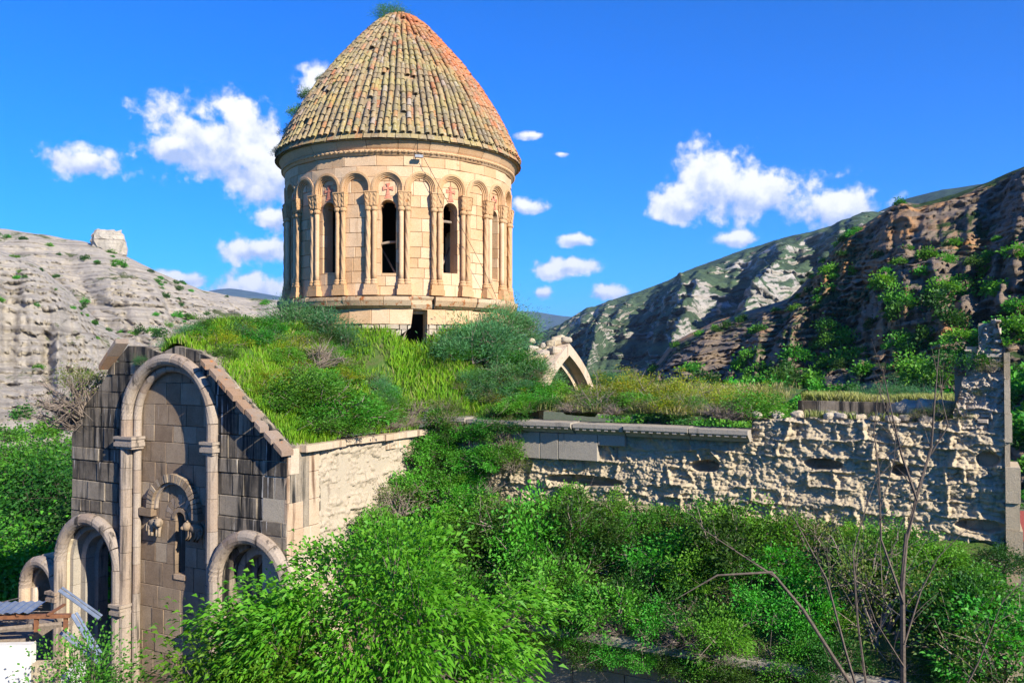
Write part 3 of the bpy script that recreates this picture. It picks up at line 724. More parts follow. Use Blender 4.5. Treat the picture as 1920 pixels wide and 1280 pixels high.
# ---------------- nave wall (long arm): eroded core, surviving slabs and cornice
NY = -4.6
def na(x, z, o): return (x, NY - o, z)
m_ = MB(); m_.box((4.6, NY + .85, -7), (21.6, -3.5, -2.1)); m_.ob('nave_wall', M['greyrub'], church)
def toprag(a): return -1.72 + .30 * (fbm(a * 1.3, 0, 0, 4, 21) - .5) + .35 * np.clip(a - 20.4, 0, 1.2) - .42 * (a < 15.6)
ob('rubble_core', *relief(760, 200, 4.7, 21.9, -5.6, -1.45, lambda a, b, o: (a, NY - o, b), .26, rnd, .13,
   pits=((14.2, -3.2, .35, .16, .6), (17.5, -2.95, .45, .14, .6), (19.45, -3.0, .2, .14, .5), (21.5, -2.6, .25, .16, .5), (10.3, -3.88, 1.15, .15, .6), (21.3, -4.3, .5, .14, .4)), seed=40, top=toprag), M['greyrub'], church)
for x0, x1, z0, z1 in ((7.9, 8.9, -3.24, -2.40), (8.92, 9.55, -3.24, -2.40), (9.57, 10.9, -3.22, -2.40), (10.92, 11.8, -2.72, -2.40), (6.4, 7.88, -3.2, -2.4), (5.0, 6.38, -3.2, -2.4)):
    V, F = slab([(x0, z0), (x1, z0), (x1, z1), (x0, z1)], [(0, 1, 2, 3)], -.3, .2, na); ob('facing_slab', V, F, M['slab'], church)
x = 4.8
while x < 15.4:
    l = min(rnd.uniform(1.3, 2.1), 15.6 - x); m_ = MB()
    jz = rnd.uniform(-.035, .025); jy = rnd.uniform(-.05, .05)
    pr = [(NY + .3, -2.38), (NY - .22, -2.38), (NY - .30, -2.30), (NY - .46, -2.20), (NY - .50, -2.16), (NY - .50, -2.04), (NY + .3, -2.02)]
    V = [(xx, y + (jy if y < NY else 0), z + jz) for xx in (x + rnd.uniform(.006, .03), x + l - rnd.uniform(.006, .03)) for y, z in pr]; n = len(pr)
    m_.addf(V, [tuple(range(n)), tuple(range(2 * n - 1, n - 1, -1))] + [(i, n + i, n + (i + 1) % n, (i + 1) % n) for i in range(n)])
    k = x + .1
    while k < x + l - .1: m_.box((k, NY - .475 + jy, -2.235 + jz), (k + .12, NY - .35 + jy, -2.165 + jz)); k += .24
    m_.ob('cornice_stone', M['slab'], church); x += l
# loose stones along the wall head and the roof
def boulder(seed, sx=1, sy=1, sz=.7, n=7):
    r = random.Random(seed); V = []; F = []
    for i in range(n + 1):
        a = math.pi * i / n
        for k in range(2 * n):
            q = math.pi * k / n; d = np.array([math.sin(a) * math.cos(q), math.sin(a) * math.sin(q), math.cos(a)])
            d = np.sign(d) * np.abs(d) ** .6; s = .75 + .5 * float(fbm(d[0] * 1.6 + seed, d[1] * 1.6, d[2] * 1.6, 3, seed)); V.append((d[0] * sx * s, d[1] * sy * s, d[2] * sz * s))
    for i in range(n):
        for k in range(2 * n): F.append((i * 2 * n + k, (i + 1) * 2 * n + k, (i + 1) * 2 * n + (k + 1) % (2 * n), i * 2 * n + (k + 1) % (2 * n)))
    return V, F
BM = []
for s in range(5): me = mesh('loose_stone', *boulder(s + 2, 1, .8, .6)); me.materials.append((M['fieldstone'], M['greyrub'], M['rubble'])[s % 3]); BM.append(me)
def stone_at(x, y, z, s, lab='weathered loose stone lying along the broken head of the nave wall', grp='loose stones on the nave wall'):
    p = church.matrix_basis @ Vector((x, y, z))
    add('loose_stone', random.choice(BM), None, None, p, (random.uniform(-.3, .3), random.uniform(-.3, .3), random.uniform(0, 6)), s, label=lab, cat='stone', group=grp)
for k in range(46):
    x = rnd.uniform(15.6, 20.9); stone_at(x, rnd.uniform(-4.55, -3.6), -1.66 + rnd.uniform(-.03, .06), rnd.uniform(.07, .20))
for k in range(9): stone_at(20.0 + rnd.uniform(-.9, .9), rnd.uniform(-3.9, -3.5), -1.5 + rnd.uniform(0, .2), rnd.uniform(.2, .4))
# far wall of the roofless nave and its floor
m_ = MB(); m_.box((15.5, 3.5, -8), (21.9, 4.6, -1.62)); nw = m_.ob('north_wall', M['greyrub'], church)
its = []
for p in courses(15.5, 21.2, -4.5, -1.58, .4, .55, .6, 1.3, random.Random(4), .008):
    its.append((1,) + slab(p, [(0, 1, 2, 3)], -.05, random.uniform(.03, .07), lambda x, z, o: (x, 3.5 - o, z)) + (None,))
emit('wall_block', its, nw, M['facade'])
m_ = MB(); m_.box((15.9, -3.5, -6.5), (21.9, 3.5, -4.4)); m_.ob('nave_floor', M['greyrub'], church)
# broken end of the nave: upright stump of coursed rubble with dressed edge
m_ = MB(); m_.box((21.0, -4.2, -13), (21.86, -3.2, -1.6)); m_.box((21.02, -4.38, -1.62), (21.8, -3.3, .28)); m_.box((21.32, -4.36, .28), (21.78, -3.4, .88)); es = m_.ob('end_wall', M['greyrub'], church)
its = []
for p in courses(20.98, 21.84, -1.7, .98, .09, .2, .16, .5, random.Random(14), .012):
    if p[2][1] > .3 and p[0][0] < 21.3: continue
    o = random.uniform(-.07, .08); p = [(a_ + random.uniform(-.012, .012), b_ + random.uniform(-.012, .012)) for a_, b_ in p]; its.append((1,) + slab(p, [(0, 1, 2, 3)], -.9, .05 + o, lambda x, z, oo: (x, -4.45 - oo, z), .03) + (None,))
emit('rubble_stone', its[::3], es, M['fieldstone'])
ob('stub_face', *relief(90, 170, 20.72, 21.9, -1.85, 1.0, lambda a, b, o: (a, -4.52 - o, b), .34, rnd, .08, seed=88, top=lambda a: np.interp(a, [20.7, 20.95, 21.1, 21.3, 21.42, 21.7, 21.9], [-1.5, -.5, -.35, .15, .8, .97, .2]) + .16 * (fbm(a * 6, 0, 0, 3, 5) - .5)), M['fieldstone'], church)
z = -12.9
while z < .1:
    h = rnd.uniform(.55, 1.0); m_ = MB(); w_ = .0 if z > -3 else .12
    m_.box((21.87, -4.62 - w_ - rnd.uniform(-.05, .05), z + .008), (22.06 + w_ + rnd.uniform(-.08, .07), -3.3, min(z + h, .12))); m_.ob('quoin', M['greyrub'], church); z += h
m_ = MB(); m_.box((20.75, -3.9, -1.6), (21.0, -3.0, .12)); m_.ob('jamb_slab', M['slab'], church)
ob('end_face', *relief(60, 150, 20.3, 21.9, -12.8, -5.5, lambda a, b, o: (a, NY - .02 - o * .7, b), .2, rnd, .08, seed=77), M['rubble'], church)
# pointed remnant of the nave vault
PX = 7.9
def pointed(y, half, h, n=9):
    """points of a pointed arch in the plane x=const: from near foot over the apex to the far foot"""
    out = []
    for k in range(n + 1): q = k / n; out.append((y - half * (1 - q ** 2.2), h * q))
    return out + [(2 * y - p[0], p[1]) for p in out[-2::-1]]
def arch_ring(name, x0, x1, half, h, th, zb, mat, yc=-.2):
    inn = pointed(yc, half, h); out = pointed(yc, half + th, h + th * 1.15)
    for k in range(len(inn) - 1):
        m_ = MB(); V = [(x, q[0], zb + q[1]) for x in (x0, x1) for q in (inn[k], inn[k + 1], out[k + 1], out[k])]
        m_.addf(V, [(3, 2, 1, 0), (4, 5, 6, 7)] + [(i, (i + 1) % 4, 4 + (i + 1) % 4, 4 + i) for i in range(4)]); m_.ob(name, mat, church)
arch_ring('arch_stone', PX - .45, PX, 2.25, 2.28, .38, -2.2, M['pale']); arch_ring('arch_stone', PX - 1.0, PX - .455, 1.95, 1.98, .36, -2.2, M['pale'])
arch_ring('vault_stone', PX - 3.0, PX - 1.005, 2.1, 2.1, .3, -2.2, M['slab'])
m_ = MB(); m_.box((4.7, -2.2, -2.6), (4.8, 2.0, .2)); m_.ob('shade_backing', M['dark'], church)  # near-black sheet in place of the shade under the vault
rnd = random.Random(31)
for k in range(26):
    a = rnd.uniform(.2, 1.6); y = -.2 - 2.2 * math.cos(a) * rnd.uniform(.2, 1); stone_at(PX - rnd.uniform(.1, 1.6), y, .62 - .85 * abs(y + .2) ** 1.15 * .75 + rnd.uniform(-.1, .05), rnd.uniform(.12, .3), 'broken rubble stone heaped over the pointed vault arch', 'rubble on the pointed arch')
stone_at(8.9, 1.6, -1.55, .55, 'lone tawny boulder lying beside the foot of the pointed arch', None)
# ---------------- soil on the roof
def Hroof(x, y):
    x = np.asarray(x, float); y = np.asarray(y, float); r = np.hypot(x, y)
    arm = lambda c: 1.2 - .8 * np.sqrt(c * c + .15)
    hA = np.where(y < 2, arm(x), -9) + .10; hA = hA - .55 * np.clip((-y - 9.5) / 2.2, 0, 1) * (np.abs(x) < 2.2) * np.clip((2.2 - np.abs(x)) / 1, 0, 1)
    sq = np.clip((x - 7.0) / .9, 0, 1); hB = np.where(x > -12, (arm(y) - .1) * (1 - sq) + sq * (-1.72 + .06 * (y + 4.6)), -9)
    hC = 1.0 - 1.45 * np.maximum(0, r - 4.75)
    h = np.maximum(np.maximum(np.where(np.abs(x) < 4.7, hA, -9), np.where(np.abs(y) < 4.7, hB, -9)), np.where((np.abs(x) < 4.7) | (np.abs(y) < 4.7), hC, -9))
    t = np.degrees(np.arctan2(y, x)); dip = np.exp(-((t + 48) / 9) ** 2) * np.exp(-((r - 4.9) / 1.2) ** 2)
    return h - .75 * dip + .22 * (fbm(x * 1.1, y * 1.1, 0, 3, 91) - .5)
gx = np.linspace(-11, 15.7, 240); gy = np.linspace(FY + .3, 4.5, 150); A, B = np.meshgrid(gx, gy, indexing='ij')
Z = Hroof(A, B); inarm = (np.abs(A) < 4.62) | (np.abs(B) < 4.62)
inarm &= (np.hypot(A, B) > 4.2) & ~((A > PX - 2.6) & (A < PX - .1) & (np.abs(B + .2) < 1.85) & (A > 5.0))
k4 = inarm[:-1, :-1] & inarm[1:, :-1] & inarm[1:, 1:] & inarm[:-1, 1:]
ob('roof_soil', np.stack([A.ravel(), B.ravel(), Z.ravel()], 1), grid_faces(240, 150, k4), M['turf'], church)
# ---------------- aisle below the nave wall: overgrown lean-to and dark outer wall
def Haisle(x, y): return -4.75 + (y + 4.6) * .46 + .25 * (fbm(np.asarray(x) * .9, np.asarray(y) * .9, 3, 3, 17) - .5)
gx = np.linspace(4.6, 21.6, 120); gy = np.linspace(-9.3, -4.55, 40); A, B = np.meshgrid(gx, gy, indexing='ij')
ob('aisle_soil', np.stack([A.ravel(), B.ravel(), Haisle(A, B).ravel()], 1), grid_faces(120, 40), M['turf'], church)
m_ = MB(); m_.box((4.6, -9.2, -13), (21.4, -8.3, -7.1)); aw = m_.ob('aisle_wall', M['greyrub'], church)
its = []
for p in courses(6, 21.4, -12.5, -7.15, .5, .8, .7, 1.6, random.Random(6), .008):
    if random.random() < .8: its.append((1,) + slab(p, [(0, 1, 2, 3)], -.05, .04 + random.uniform(0, .05), lambda x, z, o: (x, -9.2 - o, z)) + (None,))
emit('wall_block', its, aw, M['slab'])
x = 6.0
while x < 21.2:
    l = min(rnd.uniform(1.2, 2.0), 21.4 - x); m_ = MB(); m_.box((x + .01, -9.62, -7.10), (x + l - .01, -8.6, -6.92)); m_.box((x + .012, -9.48, -7.2), (x + l - .012, -8.62, -7.102)); m_.ob('eaves_stone', M['slab'], church); x += l
# ================================================================== LAND
def rockmat(name, base, dark, warm, green, gthr, zfreq, warm_thr=.62, bscale=1.0):
    m, b = newmat(name); wc = coord(world=True)
    ge = N('ShaderNodeNewGeometry'); sn = N('ShaderNodeSeparateXYZ'); LK(ge.outputs['Normal'], sn.inputs[0])
    st = noise(coord((.012 * bscale, .012 * bscale, zfreq), world=True), 1.0, 7, .65)
    c = ramp(st, [(.30, dark), (.45, base), (.55, tuple(v * 1.12 for v in base)), (.62, tuple(v * .75 for v in base)), (.72, base)])
    c = mixc(rangef(noise(coord((.02 * bscale, .02 * bscale, .006 * bscale), world=True), 1.6, 5, .6), warm_thr, warm_thr + .08, 0, .85), c, warm)
    c = mixc(.45, c, ramp(noise(wc, .5 * bscale, 6, .75), [(.25, (.4, .4, .4)), (.55, (1, 1, 1)), (.8, (1.25, 1.25, 1.25))]), 'MULTIPLY')
    gn = MT('ADD', noise(wc, .035 * bscale, 7, .72), MT('MULTIPLY', sn.outputs[2], .16))
    c = mixc(rangef(gn, gthr, gthr + .05), c, mixc(rangef(noise(wc, .3 * bscale, 4, .6), .4, .6), green, tuple(v * .55 for v in green)))
    LK(c, b.inputs['Base Color']); bump(b, mixc(.5, st, noise(wc, .6 * bscale, 6, .75)), 1.0, 2.2 / bscale); return m
M['rh'] = rockmat('dark_layered_rock', (.25, .19, .135), (.085, .066, .05), (.52, .27, .11), (.045, .085, .02), .62, .75, .52)
M['mm'] = rockmat('hazed_pale_cliff_and_scrub', (.46, .42, .37), (.25, .23, .21), (.50, .46, .40), (.085, .135, .065), .515, .06, .66, .16)  # pale cliffs, further paled and greyed: distance haze put into the colour
M['ff'] = rockmat('forested_ridge', (.05, .08, .035), (.035, .06, .03), (.07, .09, .04), (.035, .07, .03), .40, .03, .7, .12)
M['lh'] = rockmat('bleached_marl', (.42, .365, .29), (.21, .18, .14), (.46, .31, .17), (.13, .15, .055), .705, .5, .66, .8)
M['ls'] = rockmat('banded_marl', (.45, .395, .315), (.24, .205, .16), (.47, .33, .19), (.15, .17, .06), .70, .55, .66, .9)
M['fb'] = rockmat('far_range', (.10, .12, .11), (.07, .09, .08), (.12, .12, .1), (.05, .08, .05), .5, .01, .7, .02)
def resample(P, n, sm=.012):
    P = np.array(P, float); x = P[:, 0]; u = np.linspace(0, 1, n); s = np.linspace(0, 1, len(P))
    L_ = np.concatenate([[0], np.cumsum(np.linalg.norm(np.diff(P, axis=0), axis=1))]); L_ /= L_[-1]
    Q = np.stack([np.interp(u, L_, P[:, i]) for i in range(3)], 1); w_ = max(3, int(n * sm)); k_ = np.hanning(w_ * 2 + 1); k_ /= k_.sum()
    return np.stack([np.convolve(np.pad(Q[:, i], w_, mode='reflect', reflect_type='odd'), k_, 'valid') for i in range(3)], 1)
def hill(name, ridge, foot, nu, nt_, mat, label, prof, terr=0., tamp=.0, ravine=0., rfreq=10., rough=0., back=.35, seed=0, zf=-16, kind='structure', fine=0., fs=6.):
    Rg = resample(ridge, nu); Ft = resample(foot, nu, .09); Ft[:, 2] = zf
    t = np.concatenate([np.linspace(0, 1, nt_), 1 + np.linspace(.02, back, 12)]); n = len(t)
    T, U = np.meshgrid(t, np.linspace(0, 1, nu)); tt = np.minimum(T, 1)
    XY = Ft[:, None, :2] + (Rg - Ft)[:, None, :2] * T[..., None]
    h = np.interp(tt, *zip(*prof)); H = Rg[:, 2][:, None] - zf
    Zb = zf + H * h - np.clip(T - 1, 0, 1) * H * 1.3
    lat = U * rfreq
    env = np.sin(np.pi * np.clip(tt, 0, 1)) ** .7
    rav = 1 - np.abs(2 * fbm(lat, Zb / max(abs(H).max(), 1) * .9, seed * 1.7, 4, seed) - 1) * 2
    dirn = (Rg - Ft)[:, :2]; ln = np.linalg.norm(dirn, axis=1, keepdims=True); dirn = dirn / ln
    push = -ravine * rav * env
    if terr:      # ledges: steep risers and flat treads following the strata
        zz_ = Zb + 1.5 * terr * (fbm(XY[..., 0] / 60, XY[..., 1] / 60, 0, 3, seed + 3) - .5); q = zz_ / terr; fr = q - np.floor(q)
        push = push + tamp * (np.clip(fr * 1.25, 0, 1) ** 3 - .4) * env * (.5 + fbm(lat * 2, q * .2, 3, 2, seed + 8))
    if fine:      # broken rock: ridged small-scale relief
        q_ = fbm(XY[..., 0] / fs, XY[..., 1] / fs, Zb / fs * 1.7, 5, seed + 21, .62); push = push + fine * (np.abs(2 * q_ - 1) * 2 - .6) * (.3 + env)
    XY = XY + dirn[:, None, :] * push[..., None]
    Zb = Zb + rough * (fbm(XY[..., 0] / (rough * 4 + 1e-6), XY[..., 1] / (rough * 4 + 1e-6), 0, 5, seed + 5, .6) - .5) * (.25 + env)
    P = np.concatenate([XY, Zb[..., None]], 2)
    o = ob(name, P.reshape(-1, 3), grid_faces(nu, n), mat, None, kind=kind)
    return P[:, :nt_]
RH = [(16.5, 330.0, -13.4), (30.0, 310.0, -6.2), (48.9, 290.0, -2.2), (53.8, 285.0, 5.3), (65.4, 275.0, 12.0), (86.2, 265.0, 18.2), (93.5, 262.0, 26.2), (101.8, 258.0, 37.2), (114.4, 250.0, 45.5), (118.9, 248.0, 44.2), (131.0, 240.0, 48.2), (139.8, 232.0, 52.1), (151.9, 220.0, 55.2), (168.4, 200.0, 59.1)]
RHf = [(7.5, 150.0, -8.4), (20.2, 120.0, -7.9), (32.4, 100.0, -7.5), (38.7, 85.0, -6.9), (40.7, 68.0, -6.8), (42.5, 62.0, -7.0), (45.9, 55.0, -7.2)]
MMr = [(-86.2, 2300.0, 14.4), (27.5, 2200.0, 41.2), (124.8, 2100.0, 84.0), (179.5, 2050.0, 115.4), (292.9, 1950.0, 151.3), (417.0, 1800.0, 200.6), (482.3, 1750.0, 223.6), (575.2, 1700.0, 244.9), (682.1, 1600.0, 271.0), (752.7, 1500.0, 268.0), (855.3, 1450.0, 272.0), (1090.0, 1400.0, 290.0)]
MMf = [(-41.2, 1100.0, -20.6), (56.4, 950.0, -20.8), (119.9, 800.0, -17.5), (192.4, 700.0, -13.1), (276.1, 650.0, -12.2), (352.3, 600.0, -11.2), (464.8, 600.0, -11.2)]
FF = [(1217.8, 3600.0, 473.5), (1492.0, 3500.0, 592.3), (1577.7, 3400.0, 635.2), (1676.5, 3300.0, 651.9), (1806.6, 3200.0, 658.3), (1945.2, 3100.0, 684.6), (2335.3, 3000.0, 734.3)]
LH = [(-410.8, 520.0, 94.5), (-354.9, 510.0, 86.3), (-300.8, 500.0, 75.8), (-282.0, 500.0, 73.0), (-251.2, 495.0, 67.6), (-228.7, 490.0, 61.4), (-206.6, 500.0, 49.4), (-188.7, 520.0, 40.7), (-175.7, 540.0, 38.5), (-154.2, 560.0, 37.8), (-127.6, 600.0, 35.7), (-80.1, 640.0, 28.0), (-26.3, 700.0, 17.5)]
LHf = [(-86.5, 110.0, -6.2), (-77.9, 130.0, -7.3), (-74.4, 160.0, -8.0), (-68.8, 190.0, -8.3), (-63.2, 230.0, -8.6), (-37.5, 300.0, -8.4), (-13.5, 360.0, -7.9)]
LS = [(-213.3, 270.0, 45.7), (-182.6, 275.0, 38.8), (-168.4, 280.0, 35.1), (-158.9, 282.0, 31.4), (-148.6, 286.0, 22.4), (-141.5, 290.0, 12.7), (-133.2, 296.0, 5.2), (-131.5, 305.0, -3.8), (-125.9, 320.0, -11.0)]
LSf = [(-62.9, 80.0, -9.0), (-58.2, 88.0, -9.9), (-56.9, 95.0, -10.7), (-54.3, 105.0, -11.8), (-51.6, 115.0, -12.2), (-51.1, 130.0, -13.0)]
FB = [(-9000, 12000, 300), (-6451.1, 12000.0, 325.0), (-4954.4, 12000.0, 675.5), (-4318.0, 12000.0, 931.0), (-3980.4, 12000.0, 983.7), (-3454.2, 12000.0, 885.9), (-2702.7, 12000.0, 750.6), (-1200.9, 12000.0, 600.4), (-450.3, 12000.0, 585.3), (75.1, 12000.0, 652.9), (300.3, 12000.0, 652.9), (675.5, 12000.0, 585.3), (975.7, 12000.0, 570.3), (1801.2, 12000.0, 525.2), (3301.4, 12000.0, 375.1), (9000, 12000, 700)]
PRH = hill('rocky_hill', RH, RHf, 420, 190, M['rh'], '', [(0, 0), (.12, .03), (.35, .16), (.52, .30), (.66, .58), (.76, .68), (.88, .90), (1, 1)], 1.5, 2.6, 15, 13, 8.0, seed=3, fine=5.0, fs=9.)
PMM = hill('cliff_mountain', MMr, MMf, 330, 150, M['mm'], '', [(0, 0), (.3, .2), (.6, .5), (.8, .72), (1, 1)], 26, 22, 300, 11, 40, seed=12, zf=-25, fine=60, fs=110.)
hill('forest_ridge', FF, [(p[0] * .72, p[1] * .72, 0) for p in FF], 260, 60, M['ff'], '', [(0, 0), (1, 1)], 0, 0, 60, 9, 26, seed=22, zf=100)
PLH = hill('pale_hill', LH, LHf, 340, 170, M['lh'], '', [(0, 0), (.25, .10), (.5, .32), (.75, .66), (1, 1)], 3.0, 2.6, 30, 16, 6.0, seed=31, fine=7., fs=16.)
PLS = hill('marl_spur', LS, LSf, 260, 170, M['ls'], '', [(0, 0), (.2, .08), (.45, .30), (.62, .62), (.8, .85), (1, 1)], 2.2, 2.2, 16, 9, 5.0, seed=44, fine=4.0, fs=9.)
hill('far_mountains', FB, [(p[0] * .8, p[1] * .8, 0) for p in FB], 200, 24, M['fb'], '', [(0, 0), (1, 1)], 0, 0, 200, 9, 90, seed=52, zf=-60)
# ground: flat valley floor that climbs behind the viewer
gx = np.concatenate([-np.geomspace(30000, 60, 30), np.linspace(-50, 50, 101), np.geomspace(60, 30000, 30)]); gy = np.concatenate([-np.geomspace(3000, 40, 14), np.linspace(-30, 70, 101), np.geomspace(80, 30000, 30)])
A, B = np.meshgrid(gx, gy, indexing='ij'); Z = -13 + np.interp(B, [-40, -5, 1, 10], [16, 9, 10.8, 0]) + .6 * (fbm(A / 9, B / 9, 0, 4, 2) - .5) * (np.abs(B) < 200)
ob('ground', np.stack([A.ravel(), B.ravel(), Z.ravel()], 1), grid_faces(len(gx), len(gy)), M['ground'], None, kind='structure')
# rock tower on the crest of the pale hill
V, F = boulder(77, 8.5, 7, 10, 18); V = np.array(V); V[:, 2] = np.clip(V[:, 2], -12, 9.2); V += (fbm(V[:, 0] * .35, V[:, 1] * .35, V[:, 2] * .35, 5, 8)[:, None] - .5) * 5.0
ob('rock_tower', V, F, M['ls'], None, loc=(-229, 484, 62.5), label='blocky grey rock tower standing on the crest of the pale hill', cat='rock')
# ================================================================== VEGETATION
def leaves(C, Dn, L_, Wd, rg, droop=.25, fold=.0):
    """one folded diamond per leaf: C centres, Dn directions"""
    n = len(C); up = rg.normal(size=(n, 3)); up[:, 2] += .9
    S = np.cross(Dn, up); S /= np.linalg.norm(S, axis=1, keepdims=True) + 1e-9
    L_ = np.broadcast_to(L_, (n,))[:, None]; Wd = np.broadcast_to(Wd, (n,))[:, None]
    tip = C + Dn * L_; tip[:, 2] -= droop * L_[:, 0]; mid = C + Dn * L_ * .45
    V = np.stack([C, mid + S * Wd * .5, tip, mid - S * Wd * .5], 1).reshape(-1, 3)
    return V, np.arange(4 * n).reshape(n, 4)
def unit(v): return v / (np.linalg.norm(v, axis=1, keepdims=True) + 1e-9)
def bush_meshes(name, mat, seed, nclump=34, per=85, leaf=.075, wid=.5, shape=(1, 1, .85), spread=.125, bare=0., stems=12, twigmat='twig', grassy=0.):
    """unit-size bush: stems mesh + foliage mesh made of leaf clumps"""
    rg = np.random.default_rng(seed); cl = []
    for k in range(nclump):
        a = rg.uniform(0, 2 * math.pi); e = math.asin(rg.uniform(-.05, 1)); r = rg.uniform(.3, 1.0) ** .6 * rg.uniform(.7, 1.2)
        cl.append((r * math.cos(e) * math.cos(a) * shape[0], r * math.cos(e) * math.sin(a) * shape[1], .12 + r * math.sin(e) * shape[2]))
    cl = np.array(cl); C = []; Dn = []
    for c in cl:
        n = int(per * rg.uniform(.5, 1.4)); q = rg.normal(size=(n, 3)) * spread * np.array([1, 1, .75]) * rg.uniform(.7, 1.3)
        C.append(c + q); d = unit(q + .35 * unit(c[None]) * spread * 3 + np.array([0, 0, .25 + grassy]) * spread + rg.normal(size=(n, 3)) * spread * .5); Dn.append(d)
    C = np.concatenate(C); Dn = np.concatenate(Dn); keep = C[:, 2] > -.02; C, Dn = C[keep], Dn[keep]
    V, F = leaves(C, Dn, leaf * rg.uniform(.7, 1.3, len(C)), leaf * wid * rg.uniform(.8, 1.2, len(C)), rg)
    fm = mesh('foliage', V, F); fm.materials.append(M[mat])
    s = MB()
    for k in range(stems):
        c = cl[k % len(cl)]; b0 = rg.normal(size=3) * .08; b0[2] = -.05; mid = (b0 + c) / 2 + rg.normal(size=3) * .08
        s.tube([b0, mid, c, c * 1.06 + rg.normal(size=3) * .05], [.022, .016, .008, .003], 4, False)
        for j in range(3): q = c + rg.normal(size=3) * .22; s.tube([mid * .4 + c * .6, q], [.007, .002], 3, False)
    sm = mesh('stems', s.V, s.F); sm.materials.append(M[twigmat]); return fm, sm
def put_bush(kind, name, p, s, label, group, cat='shrub', sz=None):
    fm, sm = kind; e = add(name, None, None, None, p, (random.uniform(-.08, .08), random.uniform(-.08, .08), random.uniform(0, 6.28)), (s, s, s * (sz or random.uniform(.8, 1.1))), label=label, cat=cat, group=group)
    add('foliage', fm, None, e); add('stems', sm, None, e); return e
def loc2w(x, y, z): return church.matrix_basis @ Vector((x, y, z))
K = {}
K['green'] = [bush_meshes('g', 'leaf', 100 + i, 36, 95, .085) for i in range(3)]
K['blue'] = [bush_meshes('b', 'leafblue', 110 + i, 40, 120, .11, .16, spread=.15, grassy=.8) for i in range(2)]
K['yellow'] = [bush_meshes('y', 'leafyel', 120 + i, 34, 95, .06, .5) for i in range(2)]
K['dark'] = [bush_meshes('d', 'leafdark', 130 + i, 36, 100, .075) for i in range(2)]
K['olive'] = [bush_meshes('o', 'leafolive', 140 + i, 30, 60, .06, stems=30) for i in range(2)]
K['dry'] = [bush_meshes('t', 'leafolive', 150 + i, 26, 9, .05, stems=90) for i in range(2)]
K['far'] = [bush_meshes('f', 'leaf', 160 + i, 22, 26, .26, .7, spread=.2, stems=4) for i in range(3)]
K['fardark'] = [bush_meshes('fd', 'leafdark', 170 + i, 20, 24, .26, .7, spread=.2, stems=4) for i in range(2)]
pick = lambda k: random.choice(K[k])
random.seed(21)
# ---- shrubs and flowers on the roof (church frame)
def on_roof(k, name, x, y, s, label, group=None, sz=None, dz=-.05): put_bush(pick(k), name, loc2w(x, y, float(Hroof(x, y)) + dz), s * 1.28, label, group, sz=sz)
for t, s in ((-100, .75), (-93, .85), (-84, .7), (-76, .5), (-33, .55), (-26, .85), (-19, .9), (-12, .8), (-4, .75), (4, .7)):
    r = 5.45 + .25 * (s - .7); on_roof('blue', 'broom_shrub', r * math.cos(R_(t)), r * math.sin(R_(t)), s * 1.4, 'feathery grey-green shrub growing against the foot of the drum', 'shrubs along the drum foot')
for x, y, s in ((7.4, -1.9, .75), (6.6, -2.6, .8), (5.9, -3.2, .6), (7.2, -3.0, .6), (3.2, -5.6, .55), (5.6, 2.9, .8), (6.6, 3.2, .8), (7.6, 3.4, .7), (8.2, 3.6, .6)):
    on_roof('blue', 'broom_shrub', x, y, s, 'feathery grey-green shrub beside the pointed vault arch' if x > 5 else 'small grey-green shrub alone in the tall grass below the drum hole', 'shrubs around the pointed arch' if x > 5 else None)
for x, y, s in ((-3.4, -7.6, .8), (-2.6, -8.6, .75), (-1.7, -9.6, .6), (-3.9, -6.2, .8), (-2.2, -7.2, .6), (-3.0, -9.9, .6), (-.8, -10.4, .5), (-1.2, -8.0, .55), (1.4, -8.4, .5), (.6, -9.4, .45)):
    on_roof('yellow', 'flowering_shrub', x, y, s, 'yellow-flowering shrub on the grassy gable roof', 'yellow shrubs on the gable roof')
on_roof('green', 'juniper', -5.6, -2.2, 1.5, 'dark green juniper rising from dead branches behind the gable roof ridge', None, 1.25)
on_roof('dry', 'dead_shrub', -5.3, -3.0, 1.3, 'grey dead shrub tangled under the juniper behind the gable', None)
on_roof('dry', 'dead_shrub', 2.0, -7.6, .95, 'grey dry thorn bush in the middle of the grassy gable roof', None, .7)
for x, y, s in ((3.5, -9.7, 1.15), (4.1, -8.7, 1.2), (2.9, -8.9, .8), (4.2, -10.3, .75), (4.1, -7.6, .8), (4.55, -9.2, .6), (.2, -10.6, .5), (2.3, -6.6, .55)):
    on_roof('green', 'rose_bush', x, y, s, 'dense dark-based bush overhanging the eaves of the gabled arm', 'bushes over the gabled eaves', .75)
for x, y, s in ((4.4, -9.3, .55), (4.5, -8.5, .5), (4.45, -6.8, .5), (4.4, -5.8, .55), (4.3, -5.1, .6)):
    on_roof('dry', 'dead_shrub', x, y, s, 'dry twiggy growth hanging over the cream side wall', 'dry growth on the side wall eaves', .7)
random.seed(5)
for k in range(30):
    x = 5.0 + k * .36 + random.uniform(-.2, .2); y = random.uniform(-4.3, -3.2)
    kk = ('olive', 'dark', 'yellow', 'olive', 'green')[k % 5]
    on_roof(kk, 'parapet_shrub', x, y, random.choice([.3, .4, .55, .8]) * random.uniform(.8, 1.15), {'olive': 'olive scrub along the cornice of the nave wall', 'dark': 'low dark green scrub along the cornice of the nave wall', 'yellow': 'yellow-green scrub along the cornice of the nave wall', 'green': 'bright green scrub along the cornice of the nave wall'}[kk], 'scrub along the nave cornice (%s)' % kk, .8)
